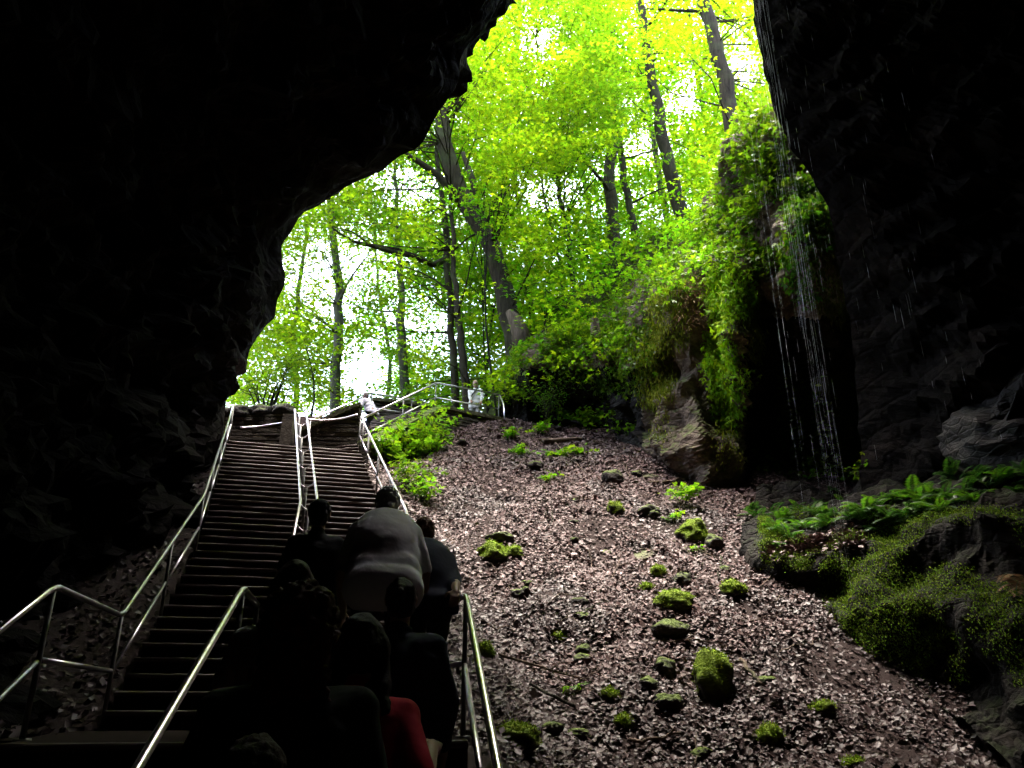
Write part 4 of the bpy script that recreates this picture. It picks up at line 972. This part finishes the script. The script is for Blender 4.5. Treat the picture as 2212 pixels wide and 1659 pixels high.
# ------------------------------------------------------------------ people
def cap_mesh(mb,p0,r0,p1,r1,seg=14):
    p0=Vector(p0);p1=Vector(p1); d=p1-p0; L_=max(1e-5,d.length); d=d/L_; pts=[];rs=[]
    for k in range(6):
        a=math.pi/2*(1-k/5.0); a=min(a,1.45); pts.append(p0-d*r0*math.sin(a)); rs.append(r0*math.cos(a))
    for k in range(6):
        a=math.pi/2*(k/5.0); a=min(a,1.45); pts.append(p1+d*r1*math.sin(a)); rs.append(r1*math.cos(a))
    rows=[]; a=Vector((0,0,1)) if abs(d.z)<.9 else Vector((1,0,0)); x=d.cross(a).normalized(); y=d.cross(x)
    for p,r in zip(pts,rs): rows.append([p+(x*math.cos(q)+y*math.sin(q))*r for q in [2*math.pi*k/seg for k in range(seg)]])
    b=len(mb.v); mb.quadgrid(rows,True); mb.f.append(tuple(b+k for k in reversed(range(seg)))); mb.m.append(0)
    e=b+11*seg; mb.f.append(tuple(e+k for k in range(seg))); mb.m.append(0)
def ell_mesh(mb,c,r,rot=None):
    c=Vector(c); rows=[]; 
    for i in range(1,12):
        a=math.pi*i/12; row=[]
        for k in range(18):
            b_=2*math.pi*k/18; v=Vector((math.sin(a)*math.cos(b_)*r[0],math.sin(a)*math.sin(b_)*r[1],math.cos(a)*r[2]))
            if rot is not None: v=rot@v
            row.append(c+v)
        rows.append(row)
    b=len(mb.v); mb.quadgrid(rows,True); mb.f.append(tuple(b+k for k in reversed(range(18)))); mb.m.append(0); e=b+10*18; mb.f.append(tuple(e+k for k in range(18))); mb.m.append(0)
def fuse(name,prims,mat,parent,voxel=.012,it=6,noiseamp=0,nscale=8,cut=None,Mx=None):
    mb=MB()
    for q in prims:
        if q[0]=='c': cap_mesh(mb,*q[1:])
        else: ell_mesh(mb,*q[1:])
    me=mb.mesh(name,[mat]); o=bpy.data.objects.new(name,me); col.objects.link(o)
    m=o.modifiers.new('r','REMESH'); m.mode='VOXEL'; m.voxel_size=voxel
    if it: s=o.modifiers.new('s','SMOOTH'); s.iterations=it; s.factor=.5
    dg=bpy.context.evaluated_depsgraph_get(); dg.update(); me2=bpy.data.meshes.new_from_object(o.evaluated_get(dg)); bpy.data.objects.remove(o)
    if noiseamp or cut:
        bm=bmesh.new(); bm.from_mesh(me2)
        if noiseamp:
            bm.normal_update()
            for v in bm.verts: v.co+=v.normal*noiseamp*noise.fractal(v.co*nscale,1,2,3)
        for (cc,cn) in (cut or []):
            r=bmesh.ops.bisect_plane(bm,geom=bm.verts[:]+bm.edges[:]+bm.faces[:],plane_co=cc,plane_no=cn,clear_outer=True)
            ed=[e for e in r['geom_cut'] if isinstance(e,bmesh.types.BMEdge)]
            if ed: bmesh.ops.edgeloop_fill(bm,edges=ed)
        bm.to_mesh(me2); bm.free()
    if Mx is not None: me2.transform(Mx)
    me2.materials.clear(); me2.materials.append(mat); me2.polygons.foreach_set('use_smooth',[True]*len(me2.polygons))
    return link(name,me2,parent)
def hand_prims(w,d,n,side,curl=.5,s=1.0):
    """w wrist, d pointing direction, n back-of-hand normal, side: vector towards thumb"""
    w=Vector(w); d=Vector(d).normalized(); n=Vector(n); n=(n-d*n.dot(d)).normalized(); t=d.cross(n); t=t if t.dot(Vector(side))>0 else -t
    pr=[('c',w,.026*s,w+d*.03*s,.028*s)]
    for k,(off,l) in enumerate(((.028,.072),(.010,.080),(-.009,.074),(-.027,.058))):
        b=w+d*.085*s+t*off*s; pr.append(('c',w+d*.02*s+t*off*.6*s,.015*s,b,.0115*s))
        a=curl*.7; dd=(d*math.cos(a)-n*math.sin(a)); m1=b+dd*l*.45*s; a=curl*1.7; dd=(d*math.cos(a)-n*math.sin(a)); m2=m1+dd*l*.32*s; a=curl*2.4; dd=(d*math.cos(a)-n*math.sin(a)); m3=m2+dd*l*.25*s
        pr+=[('c',b,.0098*s,m1,.009*s),('c',m1,.009*s,m2,.0082*s),('c',m2,.0082*s,m3,.0072*s)]
    b=w+d*.028*s+t*.030*s; m1=b+(d*.65+t*.75-n*.3*curl).normalized()*.038*s; m2=m1+(d*.9+t*.3-n*.8*curl).normalized()*.03*s
    pr+=[('c',b-t*.01*s,.015*s,m1,.011*s),('c',m1,.011*s,m2,.0085*s)]
    return pr
def person(px,py,Y,floor,label,facing=-10,lean=8,bw=1.0,fat=1.0,shirt=(.1,.1,.1),pants=(.02,.02,.025),hair='short',hairc=(.03,.02,.015),sleeve=.55,hemd=.06,hands=(None,None),headpitch=0,headyaw=0,jacket=False,step=1,maxH=1.95,extra=None,voxel=.0085):
    crown=P(px,py,Y); lr=R(lean); d=Vector((0,math.sin(lr),math.cos(lr)))
    pel=.555; fracfwd=.31*math.sin(lr)+.10*math.sin(lr+R(headpitch)*.5); top=pel+.305*math.cos(lr)+.135*math.cos(lr*.75)
    H=min(maxH,max(.95,(crown.z-floor)/top)); s=H/1.7
    Mx=Matrix.Translation(Vector((0,0,0)))
    fr=R(facing); rotm=Matrix.Rotation(-fr,4,'Z') # facing: clockwise from +Y
    headoff=rotm@Vector((0,(.52*math.sin(lr)+.19*math.sin(lr*.75))*s,0))
    base=Vector((crown.x,crown.y,floor))-headoff; Mx=Matrix.Translation(base)@rotm; inv=Mx.inverted()
    root=empty('person',tuple(base)); tag(root,label,'person','visitors on the cave stairs' if py>1000 else None)
    V_=lambda x,y,z: Vector((x,y,z))*s
    pv=V_(0,0,.93); ch=pv+d*.33*s; nb=pv+d*.50*s; hd=Vector((0,math.sin(lr*.75),math.cos(lr*.75))); hc=nb+hd*.175*s+V_(0,.012,0)
    sw=.175*bw; dr=.07 if lean<35 else .10; sh=[nb-d*dr*s+V_(-sw,0,0),nb-d*dr*s+V_(sw,0,0)]
    hr=Matrix.Rotation(R(-headyaw),3,'Z')@Matrix.Rotation(-lr*.6-R(headpitch),3,'X')
    body=[('c',pv+V_(-.07,0,0),.115*s,pv+V_(.07,0,0),.115*s),('c',pv+d*.15*s+V_(-.05,0,0),.10*s,pv+d*.15*s+V_(.05,0,0),.10*s),('c',ch+V_(-.07*bw,0,0),.11*s,ch+V_(.07*bw,0,0),.11*s),
      ('c',pv,.11*s,ch,.115*s),('c',sh[0]+V_(.04,0,0),.062*s,sh[1]-V_(.04,0,0),.062*s),('c',nb,.055*s,hc-hd*.05*s,.052*s),
      ('e',hc,(.076*s,.096*s,.112*s),hr),('e',hc+hr@V_(0,.03,-.055),(.055*s,.062*s,.062*s),hr)]
    f=lambda x,y,z: hc+hr@V_(x,y,z)
    body+=[('c',f(0,.088,.012),.010*s,f(0,.108,-.022),.014*s),('c',f(-.02,.083,-.055),.009*s,f(.02,.083,-.055),.009*s),('c',f(-.035,.085,.03),.010*s,f(.035,.085,.03),.010*s),
      ('c',f(-.078,-.005,-.01),.012*s,f(-.08,-.008,.02),.014*s),('c',f(.078,-.005,-.01),.012*s,f(.08,-.008,.02),.014*s),('e',f(0,.075,-.09),(.022*s,.02*s,.016*s))]
    shp=[('c',pv+d*.02*s+V_(-.075*fat,.01,0),.142*s*fat**.5,pv+d*.02*s+V_(.075*fat,.01,0),.142*s*fat**.5),('c',pv+d*.17*s+V_(-.07*fat,0,0),.132*s*fat**.5,pv+d*.17*s+V_(.07*fat,0,0),.132*s*fat**.5),('c',ch+V_(-.095*bw,0,0),.132*s,ch+V_(.095*bw,0,0),.132*s),
      ('c',pv+d*.05*s,.14*s*fat**.5,ch,.14*s),('c',pv-d*.1*s+V_(-.08*fat,0,0),.145*s*fat**.5,pv-d*.1*s+V_(.08*fat,0,0),.145*s*fat**.5),
      ('c',sh[0]+V_(.03,0,.002),.076*s,sh[1]-V_(.03,0,-.002),.076*s),('c',nb-d*.03*s,.085*s,nb+hd*.035*s,.058*s),('c',ch+V_(-.1*bw,0,.06),.105*s,sh[0],.075*s),('c',ch+V_(.1*bw,0,.06),.105*s,sh[1],.075*s)]
    if lean>=35: shp+=[('e',lerp(pv,nb,.5)+V_(0,-.035,.02),(.205*s*bw,.135*s,.30*s),Matrix.Rotation(-lr,3,'X')),('e',lerp(ch,nb,.55)+V_(0,-.02,.01),(.20*s*bw,.12*s,.17*s),Matrix.Rotation(-lr,3,'X'))]
    for i,sd in ((0,-1),(1,1)):
        S=sh[i]; tgt=hands[i]
        if tgt is None: hp=S+V_(sd*.07,.10,-.50)+Vector((0,0,0)); 
        else: hp=inv@Vector(tgt)
        v=hp-S; Lm=.56*s
        if v.length>Lm: hp=S+v*(Lm/v.length); v=hp-S
        b=math.sqrt(max(0,(.285*s)**2-(v.length/2)**2)); pole=Vector((sd*.45,-.55,-.9)); bd=(pole-v.normalized()*pole.dot(v.normalized())).normalized()
        E=S+v*.5+bd*b
        wr=hp-(hp-E).normalized()*.0
        body+=[('c',S,.050*s,E,.040*s),('c',E,.040*s,E+(hp-E)*.35,.041*s),('c',E+(hp-E)*.35,.041*s,wr,.026*s)]
        dd=(wr-E).normalized(); nn=Vector((sd*.8,0,.5)) if tgt is None else Vector((sd*.2,-.2,1))
        if tgt is not None: dd=(dd+Vector((0,.3,-.1))).normalized()
        body+=hand_prims(wr,dd,nn,Vector((-sd*.3,1,.2)) if tgt is None else Vector((-sd,.2,0)),.35 if tgt is None else .75,s)
        sl=sleeve
        if sl<=1: shp+=[('c',S,.068*s,lerp(S,E,min(1,sl)),.064*s)]
        else: shp+=[('c',S,.068*s,E,.058*s),('c',E,.056*s,lerp(E,wr,sl-1),.040*s)]
    trs=[('c',pv+V_(-.075*fat,0,-.02),.128*s*fat**.5,pv+V_(.075*fat,0,-.02),.128*s*fat**.5)]; shoes=[]
    for i,sd in ((0,-1),(1,1)):
        hip=pv+V_(sd*.09,0,-.03)
        if (i==0)==(step==0) and step is not None and step!=2: kn=V_(sd*.11,.24,.62); an=V_(sd*.11,.20,.25)
        else: kn=V_(sd*.10,.03,.50); an=V_(sd*.10,-.04,.08)
        body+=[('c',hip,.085*s,kn,.055*s),('c',kn,.053*s,lerp(kn,an,.35)+V_(0,-.02,0),.054*s),('c',lerp(kn,an,.35)+V_(0,-.02,0),.054*s,an,.036*s),('c',an-V_(0,.02,.03),.034*s,an+V_(0,.14,-.045),.026*s)]
        trs+=[('c',hip,.105*s*fat**.5,kn,.072*s),('c',kn,.070*s,an+V_(0,0,.02),.058*s)]
        shoes+=[[('c',an-V_(0,.03,.035),.043*s,an+V_(sd*.01,.15,-.045),.038*s),('c',an,.044*s,an-V_(0,.01,.03),.045*s)]]
    bd_=fuse('body',body,M['skin'],root,voxel*s,4,Mx=Mx)
    hemc=pv-d*hemd*s-Vector((0,0,.06*s if lean>=35 else 0)); hn=-d if lean<20 else Vector((0,.25,-1)).normalized(); fuse('shirt' if not jacket else 'jacket',shp,m_cloth('cloth',shirt),root,.012,6 if lean<35 else 34,.006*s,6,[(hemc,hn)],Mx)
    fuse('trousers',trs,m_cloth('trouser_cloth',pants),root,.013,5,.007*s,9,None,Mx)
    for q in shoes: fuse('shoe',q,m_cloth('shoe_leather',(.03,.028,.026),.6),root,.011,3,0,8,[(Vector((0,0,min(q[0][1].z,q[0][3].z)-.034*s)),Vector((0,0,-1)))],Mx)
    for sd in (-1,1):
        mb=MB(); ell_mesh(mb,f(sd*.031,.081,.008),(.013*s,.012*s,.013*s)); me=mb.mesh('eye',[EYE],True); me.transform(Mx); link('eye',me,root)
    # hair
    hp=[('e',f(0,-.012,.018),(.086*s,.102*s,.112*s),hr),('e',f(0,-.04,-.02),(.08*s,.078*s,.09*s),hr)]
    cut=[(f(0,.055,.02),hr@Vector((0,1,-.45)).normalized()),]
    na=.008*s
    rnd=random.Random(int(px))
    if hair=='long':
        for k in range(34):
            a=math.pi*(1+.0)+rnd.uniform(-1.9,1.9)-math.pi/2; x=math.cos(a)*.085; y=math.sin(a)*.085-.02
            p1=f(x,min(.02,y),.02); p2=f(x*1.15,min(.0,y)-.015,-.11); p3=nb-d*.02*s+V_(x*1.25+rnd.uniform(-.02,.02),-.085+rnd.uniform(-.02,.01),-.02); p4=nb-d*(.17+rnd.uniform(0,.07))*s+V_(x*1.2+rnd.uniform(-.03,.03),-.125+rnd.uniform(-.01,.015),0)
            hp+=[('c',p1,.020*s,p2,.019*s),('c',p2,.019*s,p3,.016*s),('c',p3,.016*s,p4,.007*s)]
    elif hair=='curly':
        for k in range(90):
            a=rnd.uniform(0,6.283); b=rnd.uniform(-.9,1.5); r_=.098+rnd.uniform(0,.016); c=f(math.cos(a)*math.cos(b)*r_,min(.045,math.sin(a)*math.cos(b)*r_-.02),math.sin(b)*r_*1.1+.01)
            hp.append(('e',c,(.022*s,.022*s,.024*s)))
        for k in range(22):
            a=rnd.uniform(-1,1); p1=f(a*.085,-.06,-.06); p2=nb+V_(a*.13,-.075,.0)-d*rnd.uniform(0,.08)*s; hp.append(('c',p1,.024*s,p2,.016*s))
        na=.018*s; cut=[(f(0,.07,.02),hr@Vector((0,1,-.3)).normalized())]
    elif hair=='ponytail':
        p1=f(0,-.105,.03); p2=f(0,-.15,.01); p3=f(0.01,-.15,-.09); hp+=[('c',p1,.022*s,p2,.026*s),('c',p2,.026*s,p3,.012*s),('e',f(0,-.11,.045),(.03*s,.03*s,.026*s))]
    elif hair=='balding': cut.append((f(0,0,.135),hr@Vector((0,0,1))))
    fuse('hair',hp,m_hair('hair',hairc,(1,1,.12) if hair in('long','ponytail') else (1,1,1)),root,.0085,3,na,40 if hair!='long' else 22,cut,Mx)
    if hair=='cap':
        fuse('cap',[('e',f(0,-.008,.035),(.092*s,.108*s,.095*s),hr),('e',f(0,.10,.045),(.07*s,.075*s,.012*s),hr)],m_cloth('cap_cloth',(.015,.015,.018)),root,.008,3,0,8,[(f(0,0,.025),hr@Vector((0,0,-1)))],Mx)
    if jacket: fuse('collar',[('c',nb+V_(-.045,-.03,.015),.028*s,nb+V_(.045,-.03,.015),.028*s),('c',nb+V_(-.05,-.02,.02),.024*s,nb+V_(-.03,.05,0),.02*s),('c',nb+V_(.05,-.02,.02),.024*s,nb+V_(.03,.05,0),.02*s)],m_cloth('collar_cloth',shirt),root,.009,3,0,8,None,Mx)
    if extra: extra(root,s,Mx,dict(sh=sh,nb=nb,pv=pv,d=d,f=f))
    print('PERSON H %.2f'%H,label[:40]); return root
EYE=m_plain('eye_white',(.6,.58,.55),.3,0,.5)
fz=lambda x,y: stair_z(x,y)
def fl1(px,Y): x=P(px,1400,Y).x; return interp(Y,[1,2.2,4.95],[-1.65,-1.65,-.2])
person(838,1066,5.35,ZL,'heavy grey haired man in a grey T-shirt bending forward as he climbs',-10,37,1.02,1.2,(.80,.79,.84),(.03,.03,.035),'short',(.90,.87,.78),.9,.20,headpitch=8)
person(692,1089,6.0,ZL,'slim person in dark clothes and a dark cap, left of the grey haired man',-12,6,.9,.9,(.012,.012,.014),(.012,.012,.014),'cap',(.01,.01,.01),.7,.05)
person(916,1131,5.75,ZL,'auburn haired person in a navy top reaching for the right handrail',-14,38,.95,.95,(.025,.03,.055),(.015,.015,.02),'short',(.16,.055,.025),1.7,.06,hands=(None,(-.36,5.2,.66)))
person(640,1231,3.55,fl1(640,3.3),'long haired woman in a light grey T-shirt behind the slim capped person',-9,12,1.0,1.0,(.40,.39,.42),(.02,.02,.025),'long',(.035,.018,.012),.6,.06)
person(652,1301,2.75,fl1(652,2.6),'person with bushy curly hair and a dark jacket nearest the camera',-8,12,1.12,1.1,(.018,.02,.017),(.015,.015,.015),'curly',(.06,.02,.012),1.9,.12,jacket=True)
person(784,1349,2.95,fl1(784,2.8),'person with long black hair and a red T-shirt climbing by the centre',-6,14,.92,.95,(.42,.010,.035),(.015,.015,.018),'long',(.012,.010,.010),.85,.06,hands=(None,tuple(P(932,1618,3.0))))
person(868,1266,3.75,fl1(868,3.6),'teenager with a short ponytail and a dark blue jacket below the grey haired man',-6,16,1.05,1.1,(.03,.04,.06),(.015,.015,.02),'ponytail',(.03,.02,.016),1.9,.08,jacket=True)
person(552,1622,2.1,-1.65,'person of whom only the dark top of the head shows at the bottom edge',-6,8,1,1,(.02,.02,.02),(.02,.02,.02),'short',(.03,.018,.014),.6,.06,step=2)
def pack(root,s,Mx,q):
    pass
person(790,851,17.3,5.6,'walker in a pale lavender jacket on the upper steps with back bowed',-60,28,1.3,1.25,(.62,.62,.74),(.05,.05,.08),'short',(.12,.10,.09),1.9,.08,hands=(tuple(P(765,885,17.1)),tuple(P(806,888,16.9))))
def strap(root,s,Mx,q):
    nb=q['nb']; pts=[nb+Vector((-.10,.10,.02))*s,nb+Vector((-.03,.135,-.10))*s,nb+Vector((.06,.15,-.22))*s,nb+Vector((.12,.14,-.34))*s]
    mb=MB(); mb.tube([Mx@p for p in pts],.018,6); mb.build('strap',[m_cloth('strap_cloth',(.03,.03,.035))],root,True)
person(1027,824,20.9,ZU+.02,'blond walker in white clothes with a dark strap standing on the terrace behind the rail',185,4,1.0,1.0,(.86,.85,.82),(.6,.6,.58),'short',(.55,.45,.27),1.8,.15,hands=(tuple(P(1040,872,20.6)),tuple(P(1018,868,20.6))),step=2,extra=strap)
# ------------------------------------------------------------------ world, sun, camera
SUN_EL,SUN_AZ=R(80),R(345)   # azimuth clockwise from +Y (north)
w=bpy.data.worlds.new('World'); scene.world=w; w.use_nodes=True; nt=w.node_tree; bg=nt.nodes['Background']
sky=nt.nodes.new('ShaderNodeTexSky'); sky.sky_type='NISHITA'; sky.sun_disc=False; sky.sun_elevation=SUN_EL; sky.sun_rotation=SUN_AZ; sky.dust_density=7.0; sky.air_density=1.0
nt.links.new(sky.outputs[0],bg.inputs[0]); bg.inputs[1].default_value=.15
sd=bpy.data.lights.new('sun','SUN'); sd.energy=.6; sd.angle=R(16); sd.color=(1,.96,.88); so=bpy.data.objects.new('sun',sd); col.objects.link(so)
dirv=Vector((math.sin(SUN_AZ)*math.cos(SUN_EL),math.cos(SUN_AZ)*math.cos(SUN_EL),math.sin(SUN_EL)))
so.rotation_euler=dirv.to_track_quat('Z','Y').to_euler(); so.location=dirv*60
cam=bpy.data.cameras.new('camera'); cam.sensor_width=36; cam.lens=FPX/2212*36; cam.clip_end=1000; cam.clip_start=.05
co=bpy.data.objects.new('camera',cam); co.location=(0,0,0); co.rotation_euler=(R(90)+PITCH,0,0); col.objects.link(co); scene.camera=co
vs=scene.view_settings; scene.display_settings.display_device='sRGB'; vs.view_transform='Standard'; vs.look='None'; vs.exposure=3.75; vs.gamma=1
cy=scene.cycles; cy.use_denoising=True; cy.max_bounces=7; cy.diffuse_bounces=5; cy.transmission_bounces=5; cy.transparent_max_bounces=4; cy.glossy_bounces=3; cy.sample_clamp_indirect=6; cy.caustics_reflective=False; cy.caustics_refractive=False
